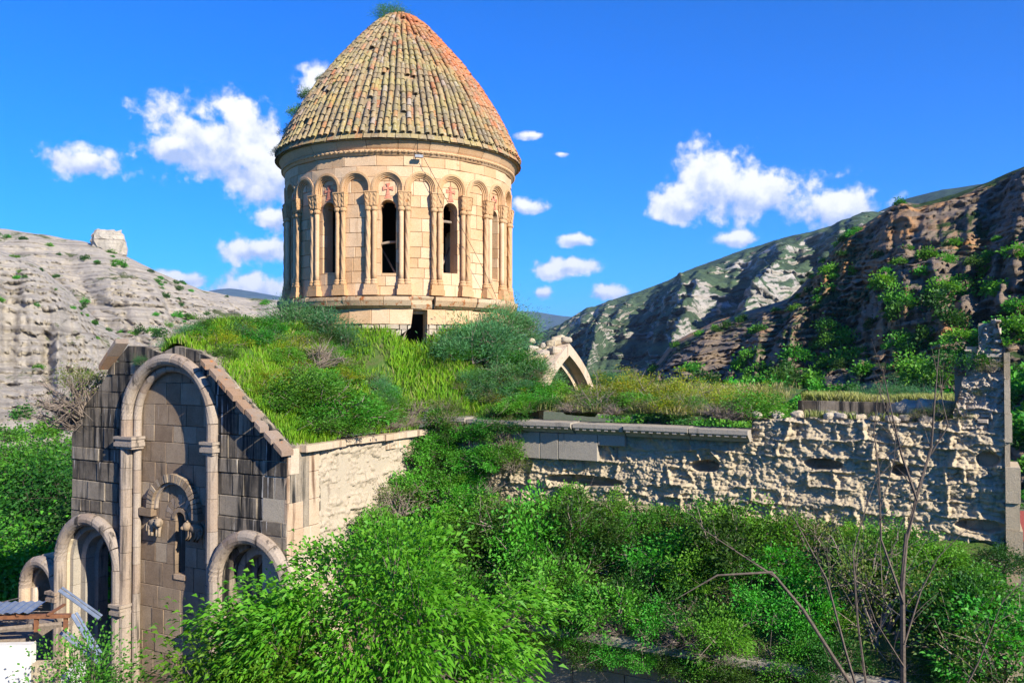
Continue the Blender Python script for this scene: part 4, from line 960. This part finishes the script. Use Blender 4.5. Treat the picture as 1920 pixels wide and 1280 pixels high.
for x, y, s in ((9.6, -1.4, .9), (10.6, -.6, .95), (11.6, -1.6, .9), (10.0, .8, .8), (12.6, -.8, .8), (13.8, -2.2, .7), (14.8, -3.0, .75), (15.2, -2.2, .7)):
    on_roof('yellow', 'barberry', x, y, s, 'loose yellow-green barberry on the collapsed nave roof', 'barberries on the nave roof')
for x, s in ((11.3, .4), (14.6, .5), (15.1, .45), (9.9, .4)): on_roof('dry', 'dead_shrub', x, -4.45, s, 'leafless twigs hanging over the dentilled nave cornice', 'dead twigs on the nave cornice', .7)
random.seed(91)
for k in range(96):
    x = random.uniform(-3.2, 4.5); y = random.uniform(-11.0, -5.2); kk = ('green', 'olive', 'blue', 'green', 'yellow', 'dark')[k % 6]
    if math.hypot(x, y) < 5.6: continue
    on_roof(kk, 'roof_shrub', x, y, random.uniform(.32, .66), {'olive': 'low olive shrub in the grass of the gable roof', 'dark': 'low dark shrub in the grass of the gable roof', 'blue': 'low grey-green shrub in the grass of the gable roof', 'yellow': 'small yellow-flecked plant in the grass of the gable roof', 'green': 'low bright green shrub in the grass of the gable roof'}[kk], 'gable roof plants (%s)' % kk, .7)
for k in range(40):
    x = random.uniform(4.2, 8.6); y = random.uniform(-4.6, -1.5); kk = ('green', 'blue', 'olive', 'green')[k % 4]
    on_roof(kk, 'slope_shrub', x, y, random.uniform(.4, .7), {'olive': 'olive shrub on the slope below the pointed arch', 'blue': 'grey-green shrub on the slope below the pointed arch', 'green': 'green shrub on the slope below the pointed arch'}[kk], 'slope plants (%s)' % kk, .7)
# wall-end bushes
put_bush(pick('dark'), 'caper_bush', loc2w(20.9, -4.1, -.35), .95, 'dark leafy bush sprouting from the top of the broken end wall', None)
put_bush(pick('olive'), 'caper_bush', loc2w(21.6, -4.6, -.35), .45, 'small olive bush clinging to the face of the broken end wall', None)
for x, z, s in ((21.0, -1.6, .4), (20.5, -1.55, .45), (19.9, -1.6, .35), (21.4, -1.0, .3)): put_bush(pick('olive'), 'wall_plant', loc2w(x, -4.3, z), s, 'small olive plant rooted at the foot of the broken end wall', 'plants at the end wall foot')
for k, (x, y, s) in enumerate(((17.5, 5.4, .8), (18.6, 5.6, .9), (19.6, 5.5, .8))): put_bush(pick('blue'), 'broom_shrub', loc2w(x, y, -1.9), s, 'grey-green shrub behind the far nave wall', 'shrubs behind the far nave wall')
# left shoulder of the gable: tangle of dead branches with a leafy crown
put_bush(pick('dry'), 'dead_shrub', loc2w(-4.3, -11.5, -1.9), 1.7, 'large tangle of grey dead branches hanging off the left gable shoulder', None, .9)
put_bush(pick('dry'), 'dead_shrub', loc2w(-4.7, -11.6, -2.3), 1.3, 'second grey twig tangle drooping down the outer corner of the gable', None, .9)
put_bush(pick('olive'), 'elder_bush', loc2w(-4.3, -11.4, -1.2), 1.15, 'olive-leaved bush crowning the dead branches on the gable shoulder', None, .6)
put_bush(pick('blue'), 'broom_shrub', loc2w(-1.2, -11.75, -.25), .32, 'small grey-green tuft growing out of the great arch head', None)
# dome plants
for t, s_, s in ((-138, 2.2, .62), (-136, 3.0, .55), (-139, 1.3, .55), (-131, 3.9, .35), (-141, .5, .45)):
    r, z = prof(s_); put_bush(pick('dark' if s < .6 else 'green'), 'roof_bush', loc2w(r * math.cos(R_(t)), r * math.sin(R_(t)), z - .05), s, 'bush rooted among the tiles on the shaded flank of the dome', 'bushes on the dome flank')
put_bush(K['blue'][0], 'roof_bush', loc2w(-.15, -.2, 14.15), .95, 'wispy green bush growing on the tip of the dome', None, sz=.7)
put_bush(K['green'][0], 'roof_bush', loc2w(.05, -.5, 13.9), .7, 'low leafy tuft below the tip of the dome', None, sz=.6)
for t, s_ in ((-62, 4.3), (-75, 3.9), (-88, 5.2), (-48, 3.2), (-95, 2.8)): r, z = prof(s_); put_bush(pick('blue'), 'tile_weed', loc2w(r * math.cos(R_(t)), r * math.sin(R_(t)), z + .02), .14, 'tiny weed sprouting between the dome tiles', 'weeds on the dome')
# ---- overgrown aisle
random.seed(12)
i = 0
for gx_ in np.arange(5.2, 21.7, 1.02):
    for gy_ in (-9.0, -8.0, -6.9, -5.8, -5.0):
        x = gx_ + random.uniform(-.4, .4); y = gy_ + random.uniform(-.35, .3); i += 1
        kk = random.choice(['green', 'green', 'green', 'dark', 'blue' if x > 16 else 'green', 'olive']); s = random.choice([.7, .9, 1.1, 1.3, 1.6]) * random.uniform(.85, 1.1) if gy_ < -5.2 else random.uniform(.45, .95)
        lab = {'green': 'bright leafy shrub in the thicket covering the aisle roof', 'dark': 'dark leafy shrub in the thicket covering the aisle roof', 'blue': 'grey-green shrub at the right end of the aisle thicket', 'olive': 'sparse olive shrub in the thicket covering the aisle roof'}[kk]
        put_bush(pick(kk), 'thicket_shrub', loc2w(x, y, float(Haisle(x, y)) - .1), s, lab, 'aisle thicket (%s)' % kk, sz=random.uniform(.75, 1.35))
for k in range(24):
    x = random.uniform(8.5, 17); put_bush(pick('dry'), 'dead_shrub', loc2w(x, -9.35 + random.uniform(-.1, .3), -6.95 + random.uniform(-.3, .2)), random.uniform(.5, .8), 'dry twigs hanging over the eaves of the aisle', 'dead twigs on the aisle eaves', sz=.7)
for k in range(16):
    x = 9.0 + k * .62 + random.uniform(-.2, .2); put_bush(pick('green' if k % 3 else 'dark'), 'eaves_shrub', loc2w(x, -9.55 + random.uniform(-.1, .15), -7.35 + random.uniform(-.3, .1)), random.uniform(.5, .85), 'leafy shrub hanging over the dark eaves of the aisle' if k % 3 else 'shaded dark shrub hanging over the aisle eaves', 'shrubs over the aisle eaves' if k % 3 else 'dark shrubs over the aisle eaves')
# corner where the two arms meet: cascade of shrubs
for x, y, z, s, kk in ((5.0, -5.0, -2.9, .95, 'green'), (5.7, -5.1, -3.4, .9, 'dark'), (6.5, -5.2, -3.6, .9, 'green'), (7.2, -5.2, -3.3, .8, 'dry'), (7.0, -5.3, -4.4, 1.0, 'dry'), (5.2, -6.2, -4.2, 1.1, 'green'), (5.3, -7.4, -4.6, 1.1, 'olive'), (6.2, -6.3, -4.3, 1.1, 'green'), (5.2, -8.6, -5.2, 1.0, 'green'), (7.6, -5.0, -2.6, .6, 'dry'), (6.2, -4.9, -2.6, .75, 'green')):
    put_bush(pick(kk), 'corner_shrub', loc2w(x, y, z - .3), s, {'green': 'green shrub cascading down the corner between the two arms', 'dark': 'dark shrub high in the corner between the two arms', 'dry': 'brown dead bramble hanging in the corner beside the facing slabs', 'olive': 'olive shrub against the cream side wall'}[kk], 'corner cascade (%s)' % kk)
random.seed(44)
for k in range(22):
    x = random.uniform(4.9, 8.3); q = random.random(); kk = ('green', 'green', 'dark', 'olive')[k % 4]
    put_bush(pick(kk), 'corner_shrub', loc2w(x, -4.75 - .9 * q - random.uniform(0, .2), -2.35 - 2.3 * q), random.uniform(.55, 1.0), {'green': 'green shrub spilling over the cornice into the inner corner', 'dark': 'dark shrub spilling over the cornice into the inner corner', 'olive': 'olive shrub spilling over the cornice into the inner corner'}[kk], 'inner corner spill (%s)' % kk)
# ---- grass on the roof
rg = np.random.default_rng(9)
def grass(name, n, xs, ys, mat, hh, label, hfun, mask=None, wd=.010):
    x = rg.uniform(*xs, n); y = rg.uniform(*ys, n); k = ((np.abs(x) < 4.6) | (np.abs(y) < 4.6)) & (np.hypot(x, y) > 4.7)
    d = fbm(x * .8, y * .8, 0, 3, 66); k &= rg.uniform(.12, .52, n) < d; k &= ~((x > 5.0) & (x < PX) & (np.abs(y + .2) < 2.3))
    if mask is not None: k &= mask(x, y)
    x, y = x[k], y[k]; n = len(x); z = hfun(x, y); h = rg.uniform(*hh, n) * (.6 + .8 * fbm(x * .6, y * .6, 4, 2, 67)); a = rg.uniform(0, 6.28, n); ln = rg.normal(0, .22, (n, 2))
    dx, dy = np.cos(a) * wd, np.sin(a) * wd
    V = np.stack([np.stack([x - dx, y - dy, z - .03], 1), np.stack([x + dx, y + dy, z - .03], 1), np.stack([x + ln[:, 0] * h * .4 + dx * .7, y + ln[:, 1] * h * .4 + dy * .7, z + h * .6], 1), np.stack([x + ln[:, 0] * h, y + ln[:, 1] * h, z + h], 1)], 1).reshape(-1, 3)
    W_ = np.array(church.matrix_basis); V = V @ W_[:3, :3].T + W_[:3, 3]
    ob(name, V, np.arange(4 * n).reshape(n, 4), M[mat], None, kind='stuff', label=label, cat='grass')
grass('tall_grass', 190000, (-7, 8.2), (-11.5, 1), 'grass', (.10, .32), 'bright green tall grass covering the church roof', Hroof)
grass('dry_grass', 50000, (-7, 15.6), (-11.5, 4.4), 'drygrass', (.10, .3), 'pale yellowish grass mixed over the church roof', Hroof, lambda x, y: (fbm(x * .5, y * .5, 8, 2, 70) > .52) | (x > 8.5))
grass('wall_head_grass', 9000, (15.6, 21), (3.6, 4.6), 'drygrass', (.15, .4), 'pale grass strip along the head of the far nave wall', lambda x, y: -1.62 + 0 * x)
grass('wall_head_grass', 2500, (15.6, 21), (-4.4, -3.6), 'drygrass', (.08, .25), 'sparse grass tufts along the broken head of the nave wall', lambda x, y: -1.7 + 0 * x, lambda x, y: fbm(x * 1.2, y * 1.2, 8, 2, 75) > .55)
# ---- trees
def tree(name, base, H, crown, label, cat='tree', group=None, leaf='walnut', nl=26000, ls=.12, wid=.36, seed=1, bark='bark', droop=.45, nb=60, tr=.16, clump=.34):
    """trunk + limbs grown towards points of an ellipsoidal crown; leaves spray from twig ends"""
    rg = np.random.default_rng(seed); c = np.array(crown[0], float); r = np.array(crown[1], float)
    e = add(name, None, None, None, base, label=label, cat=cat, group=group); s = MB()
    top = np.array([c[0] * .6, c[1] * .6, c[2] - r[2] * .25]); s.tube([(0, 0, -.3), (top * .5 + rg.normal(size=3) * .12), top, c + [0, 0, r[2] * .5]], [tr * 1.2, tr, tr * .7, tr * .2], 8)
    tips = []
    for k in range(nb):
        d = unit(rg.normal(size=(1, 3)) + [[0, 0, .15]])[0]; q = c + d * r * rg.uniform(.55, 1.0) ** .5 * rg.uniform(.75, 1.08)
        st = top * rg.uniform(.55, 1.0) + (c - top) * rg.uniform(0, .7); mid = st * .45 + q * .55 + rg.normal(size=3) * .12 * r.mean() * .5; mid[2] += .08 * r[2]
        s.tube([st, mid, q], [tr * .32, tr * .17, tr * .05], 5, False); tips.append(q)
        for j in range(5):
            q2 = q + rg.normal(size=3) * clump * 1.3; s.tube([mid * .3 + q * .7, q2], [tr * .07, .006], 3, False); tips.append(q2)
    s.ob('trunk', M[bark], e); tips = np.array(tips); k = rg.integers(0, len(tips), nl)
    q = rg.normal(size=(nl, 3)) * clump * np.array([1, 1, .7]); C = tips[k] + q
    Dn = unit(q + (tips[k] - c) * .25 + rg.normal(size=(nl, 3)) * .2)
    V, F = leaves(C, Dn, ls * rg.uniform(.7, 1.3, nl), ls * wid * rg.uniform(.8, 1.2, nl), rg, droop); ob('crown', V, F, M[leaf], e); return e
tree('walnut_tree', (-2.7, 16.6, -12.6), 10, ((.25, 0, 6.7), (2.9, 2.6, 2.5)), 'big bright green walnut tree filling the space before the two arms', seed=4, nl=33000, ls=.17, wid=.36, nb=64, clump=.24)
tree('walnut_tree', (-4.75, 15.8, -12.6), 6, ((-.1, 0, 6.2), (1.15, 1.2, 1.0)), 'lower leafy walnut bough crown reaching to the right niche of the gable', seed=6, nl=11000, ls=.16, nb=30)
tree('elm_sapling', (-8.75, 17.4, -12.6), 6, ((0, 0, 5.0), (.85, .9, 1.5)), 'small fresh green tree beside the white shed', seed=9, nl=9000, ls=.085, wid=.55, nb=40, leaf='leaf', tr=.09, clump=.25, droop=.2)
tree('acacia_tree', (10.2, 16.2, -12.8), 7, ((.3, 0, 5.0), (1.7, 1.2, 1.7)), 'yellow-flecked dark tree at the foot of the broken end wall', seed=14, nl=15000, ls=.09, wid=.45, nb=45, leaf='leafdark', tr=.09)
for k, (x, y, h, rx, lf) in enumerate(((-24.5, 47, 6.6, 2.4, 'leafdark'), (-28.5, 50, 7.6, 2.8, 'leaf'), (-21.5, 40, 3.6, 2.0, 'walnut'), (-24, 39, 4.2, 2.2, 'leaf'), (-31, 54, 8, 3.4, 'leaf'), (-20.2, 43, 6.3, 2.0, 'leafdark'))):
    tree('valley_tree', (x, y, -13), h, ((0, 0, h * .66), (rx, rx, h * .32)), {'leafdark': 'dark shaded tree in the valley behind the gable corner', 'walnut': 'low sunlit lime-green tree behind the annex arch', 'leaf': 'sunlit mid-green tree in the valley left of the gable'}[lf], 'tree', 'valley trees (%s)' % lf, lf, 7000, .26, .6, 60 + k, nb=36, clump=.6)
# bare trees
def bare(name, base, paths, label, group=None, mat='bark'):
    e = add(name, None, None, None, base, label=label, cat='tree', group=group); t = MB(); t.tube(paths[0][0], [q * .72 for q in paths[0][1]], 7); t.ob('trunk', M[mat], e); b = MB()
    rt = random.Random(len(label))
    for P, r in paths[1:]:
        b.tube(P, [q * .72 for q in r], 5)
        for k in range(1, len(P)):
            for j in range(2):
                f_ = rt.random(); p0 = Vector(P[k - 1]).lerp(Vector(P[k]), f_); d_ = (Vector(P[k]) - Vector(P[k - 1])).normalized() + Vector((rt.gauss(0, .6), rt.gauss(0, .5), rt.uniform(-.1, .6)))
                l_ = rt.uniform(.18, .5); b.tube([p0, p0 + d_ * l_ * .5 + Vector((0, 0, .02)), p0 + d_ * l_], [.007, .005, .002], 4, False)
    b.ob('branches', M[mat], e)
bare('bare_tree', (6.85, 15.0, -12.6), [([(0, 0, -.2), (-.02, 0, 4), (.0, .05, 8.6), (.1, .1, 9.5)], [.085, .075, .06, .05]),
    ([(.1, .1, 9.4), (.25, 0, 10.2), (.55, .1, 11.0), (.56, 0, 11.7), (.66, 0, 12.75)], [.05, .04, .03, .022, .008]), ([(.55, .1, 10.9), (.8, 0, 11.4), (.72, .1, 12.0)], [.025, .016, .006]), ([(.25, 0, 10.1), (.02, .1, 10.9), (-.18, 0, 11.6), (-.35, 0, 12.45)], [.04, .03, .02, .008]), ([(-.1, .1, 11.3), (-.4, 0, 12.0), (-.28, 0, 12.4)], [.016, .012, .005]),
    ([(0, 0, 8.3), (-.35, .1, 9.4), (-.42, 0, 10.6), (-.5, 0, 11.3), (-.42, 0, 12.0)], [.035, .028, .02, .014, .006]), ([(0, 0, 7.2), (-.5, 0, 8.0), (-.75, .1, 8.8)], [.02, .012, .005]), ([(0, 0, 7.6), (.35, .1, 8.5), (.6, 0, 9.1), (.9, 0, 9.4)], [.03, .02, .012, .005]), ([(-.38, 0, 10.0), (-.15, 0, 10.8), (-.1, 0, 11.5)], [.014, .01, .004]),
    ([(0, 0, 4.6), (.7, .1, 6.0), (1.3, 0, 7.3), (1.75, 0, 8.4)], [.04, .03, .02, .006])], 'slender leafless tree with forked bare branches before the nave wall')
bare('bare_sapling', (5.6, 14.2, -12.4), [([(.3, 0, 6.1), (0, 0, 7.0), (-.75, .1, 8.2), (-1.3, 0, 8.85), (-2.2, 0, 8.8), (-2.9, 0, 8.4)], [.05, .045, .04, .032, .02, .006]), ([(-1.2, 0, 8.75), (-1.9, 0, 9.2), (-2.5, 0, 9.6)], [.028, .016, .005]), ([(.3, 0, 6.0), (.35, 0, 3), (.4, 0, -.2)], [.05, .055, .06]),
    ([(.25, 0, 6.4), (-.1, 0, 7.6), (-.35, .1, 8.7), (-.9, 0, 9.7), (-1.2, 0, 10.1)], [.035, .03, .022, .012, .005]), ([(.3, 0, 6.6), (.12, 0, 8.0), (.05, 0, 9.2), (.3, 0, 10.0), (.55, 0, 10.7)], [.03, .025, .018, .012, .004]), ([(-.3, .1, 8.6), (-.38, 0, 9.3)], [.012, .004])], 'dark leafless sapling arching to the left over the aisle thicket')
# ---- scrub on the hills
random.seed(77)
def scatter(P, n, kinds, smin, smax, name, label, group, tmin=0., tmax=1., umin=0., umax=1., thr=.5, seed=0, squash=.9):
    k = 0; tries = 0
    while k < n and tries < n * 40:
        tries += 1; i = int(random.uniform(umin, umax) * (P.shape[0] - 1)); j = int(random.uniform(tmin, tmax) * (P.shape[1] - 1)); p = P[i, j]
        if float(fbm(p[0] / 22, p[1] / 22, p[2] / 14, 3, seed + 5)) < thr: continue
        s = random.uniform(smin, smax) * random.uniform(.7, 1); put_bush(pick(random.choice(kinds)), name, p - np.array([0, 0, .12 * s]), s, label, group, 'bush', random.uniform(.8, 1.2) * s / s * 1.0); k += 1
scatter(PRH, 230, ['far', 'far', 'far', 'fardark'], 1.8, 3.6, 'slope_bush', 'green bush on the lower slope of the dark rocky hill', 'bushes low on the rocky hill', .2, .66, .05, 1, .44)
scatter(PRH, 120, ['far', 'far', 'far', 'fardark'], 1.8, 3.4, 'foot_bush', 'bright bush in the dense scrub belt below the rocky hill cliffs', 'scrub belt of the rocky hill', .28, .52, .4, .97, .36, 2)
scatter(PRH, 90, ['far', 'far', 'fardark'], 1.2, 2.4, 'cliff_bush', 'green bush on the cliff ledges of the dark rocky hill', 'bushes on the rocky hill cliffs', .55, .99, .2, 1, .50)
scatter(PRH, 26, ['far'], 2.0, 3.4, 'hillside_tree', 'leafy tree at the hill foot beyond the broken end wall', 'trees beyond the end wall', .02, .3, .62, .9, .2)
scatter(PLH, 190, ['fardark', 'far'], 1.3, 3.2, 'hillside_bush', 'small dark bush dotted over the pale hill', 'bushes on the pale hill', .35, .99, .1, .9, .5, 3)
scatter(PLS, 70, ['fardark', 'far'], .6, 1.4, 'spur_bush', 'small bush on the banded marl spur', 'bushes on the marl spur', .3, .99, .1, 1, .5, 9)
scatter(PLS, 40, ['far', 'fardark'], 1.5, 2.6, 'valley_bush', 'leafy bush at the foot of the marl spur', 'bushes under the marl spur', .05, .28, .1, 1, .3, 9)
# ================================================================== SMALL THINGS
# floodlight and cable on the drum
t = R_(-46.6); p = Vector((4.95 * math.cos(t), 4.95 * math.sin(t), 7.36)); fl = add('floodlight', None, None, None, church.matrix_basis @ p, (0, 0, t - R_(28) + math.pi / 2), label='small grey floodlight fixed under the cornice of the drum', cat='lamp')
m_ = MB(); m_.box((-.15, -.06, -.05), (.15, .08, .05)); m_.ob('housing', M['lampgrey'], fl); m_ = MB(); m_.tube([(0, .05, .05), (0, .16, .25)], .018, 6); m_.ob('bracket', M['cable'], fl)
m_ = MB(); P = []
for k in range(25):
    q = k / 24; a = R_(-44.5 + 39.5 * q); r = 4.95 + .12 * math.sin(q * 3.1); P.append(church.matrix_basis @ Vector((r * math.cos(a), r * math.sin(a), 7.32 - 5.1 * q - .35 * math.sin(math.pi * q))))
m_.tube(P, .011, 4); m_.ob('cable', M['cable'], None, label='black cable sagging across the drum from the floodlight', cat='cable')
m_ = MB(); m_.tube([church.matrix_basis @ Vector((r * math.cos(R_(-47.2)), r * math.sin(R_(-47.2)), z)) for r, z in ((4.97, 8.0), (4.99, 7.8), (4.86, 7.55), (4.9, 7.42))], .012, 4); m_.ob('cable', M['cable'], None, label='short black lead running up from the floodlight to the eaves', cat='cable')
def pole(a, b, r, label):
    m_ = MB(); m_.tube([church.matrix_basis @ Vector(a), church.matrix_basis @ ((Vector(a) + Vector(b)) / 2 + Vector((0, 0, .02))), church.matrix_basis @ Vector(b)], [r, r * 1.1, r * .9], 6); m_.ob('wooden_pole', M['wood'], None, label=label, cat='pole')
def cy(t, r, z): return (r * math.cos(R_(t)), r * math.sin(R_(t)), z)
pole(cy(-64.6, 4.2, 4.22), cy(-55.6, 4.2, 4.30), .045, 'weathered pole wedged across the drum window with the brightest cross'); pole(cy(-34.2, 4.2, 5.12), cy(-27, 4.2, 5.14), .05, 'short log wedged high in the drum window that shows sky')
pole(cy(-56.5, 4.0, 3.1), cy(-75, 2.6, 4.6), .035, 'thin prop leaning inside the dark drum window'); pole(cy(-34, 4.1, 3.1), cy(-20, 3.4, 4.3), .04, 'slanting prop standing inside the see-through drum window'); pole(cy(-54, 4.5, .3), cy(-50, 4.0, 1.3), .03, 'broken stick leaning in the hole below the drum')
# shed at the lower left
sh = add('shed', None, None, None, (-13.0, 19.6, -12.65), (0, 0, R_(4)), label='white plastered shed with open rusty roof frame below the gable', cat='shed')
m_ = MB(); m_.box((-3, 0, 0), (1.95, .25, 6.05)); m_.box((1.7, .25, 0), (1.95, 3, 4.6)); m_.ob('wall', M['white'], sh)
m_ = MB(); m_.box((1.96, .02, 0), (2.5, .3, 5.6)); m_.ob('pier', M['greyrub'], sh)
m_ = MB(); m_.tube([(-3, -.08, 6.15), (2.9, -.08, 6.55)], .07, 6); m_.ob('wall_plate', M['wood'], sh)
m_ = MB(); m_.box((-3, -.25, 6.72), (2.9, -.13, 6.80)); m_.ob('purlin', M['rustmetal'], sh)
for x in (-2.4, .2, 2.1, 2.75): m_ = MB(); m_.box((x, -.2, 6.1 + .06 * (x + 3)), (x + .08, -.12, 6.72)); m_.ob('post', M['rustmetal'], sh)
for k in range(9): m_ = MB(); m_.box((-3 + k * .68, -.3, 6.802), (-2.94 + k * .68, .5, 6.85)); m_.ob('rafter', M['rustmetal'], sh)
def sheet(mx_, n=14):
    V = []; F = []
    for i in range(n * 4 + 1):
        x = i * .045
        for y in (0, .75): V.append((x, y, .02 * math.cos(i * math.pi / 2)))
    for i in range(n * 4): F.append((i * 2, i * 2 + 2, i * 2 + 3, i * 2 + 1))
    return mesh('roof_sheet', V, F)
sm_ = sheet(0); sm_.materials.append(M['zinc'])
for k in range(2): add('roof_sheet', sm_, None, sh, (-3 + k * 2.6, -.35, 6.87 + .02 * k), (R_(4), 0, 0))
for k, (x, y, z, rx, ry, rz) in enumerate(((2.3, .8, 7.9, 20, 38, 8), (2.7, .6, 7.4, 10, 52, -14), (2.5, .5, 7.0, 30, 45, 20))):
    m2_ = MB(); m2_.box((0, 0, 0), (1.15, .1, .02)); m2_.box((0, .13, .004), (1.15, .19, .024)); m2_.ob('metal_strip', M['zinc'], None, loc=(-13.0 + x, 19.4 + y, -13.4 + z), rot=(R_(rx), R_(ry), R_(rz)), label='loose bluish metal strip sliding off the shed roof', cat='metal strip', group='loose strips by the shed')
m_ = MB(); rr_ = random.Random(3)
for k in range(160): a = Vector((rr_.uniform(-2.6, 1.4), rr_.uniform(.3, 1.8), 6.12 + rr_.random() ** 1.5 * .55)); d = Vector((rr_.gauss(0, .4), rr_.gauss(0, .2), rr_.gauss(0, .09))); m_.tube([a - d, a + d], [.012, .006], 4, False)
o = m_.ob('stick_pile', M['twig'], None, loc=(-13.0, 19.6, -12.65), rot=(0, 0, R_(4)), label='heap of dry brushwood stored under the open shed roof', cat='brushwood')
m_ = MB(); m_.box((-2.9, .3, 5.9), (1.68, 2.0, 6.1)); m_.ob('loft_floor', M['wood'], sh)
# houses past the broken end wall
hs_ = add('village_house', None, None, None, (37.6, 60, -15.0), (0, 0, R_(-20)), label='low village house with rust-red sheet roof beyond the end wall', cat='house')
m_ = MB(); m_.box((-2.4, -2, 0), (3, 3, 2.6)); m_.ob('wall', M['slab'], hs_)
m_ = MB(); m_.addf([(-2.8, -2.5, 2.5), (3.4, -2.5, 2.5), (3.4, .5, 4.1), (-2.8, .5, 4.1), (3.4, 3.5, 2.5), (-2.8, 3.5, 2.5)], [(0, 1, 2, 3), (3, 2, 4, 5), (1, 4, 2), (0, 3, 5)]); m_.ob('roof', plain('red_sheet_roof', (.33, .075, .05), .6, 0, (.24, .06, .045)), hs_)
for x in (-1.6, .2, 1.8): m_ = MB(); m_.box((x, -2.03, 1.0), (x + .8, -1.98, 2.0)); m_.ob('window', M['cable'], hs_)
HAZE = 0.00004
# ================================================================== AIR
m = bpy.data.materials.new('haze'); m.use_nodes = True; nt = m.node_tree; nt.nodes.clear()
pv = N('ShaderNodeVolumePrincipled'); pv.inputs['Color'].default_value = (.45, .68, 1.0, 1); pv.inputs['Density'].default_value = HAZE
pv.inputs['Anisotropy'].default_value = .1
out = N('ShaderNodeOutputMaterial'); LK(pv.outputs[0], out.inputs['Volume'])
b = MB(); b.box((-33000, -3500, -90), (33000, 33000, 1250)); b.ob('haze', m, None, kind='stuff', label='thin blue air between the viewer and the far mountains', cat='haze')
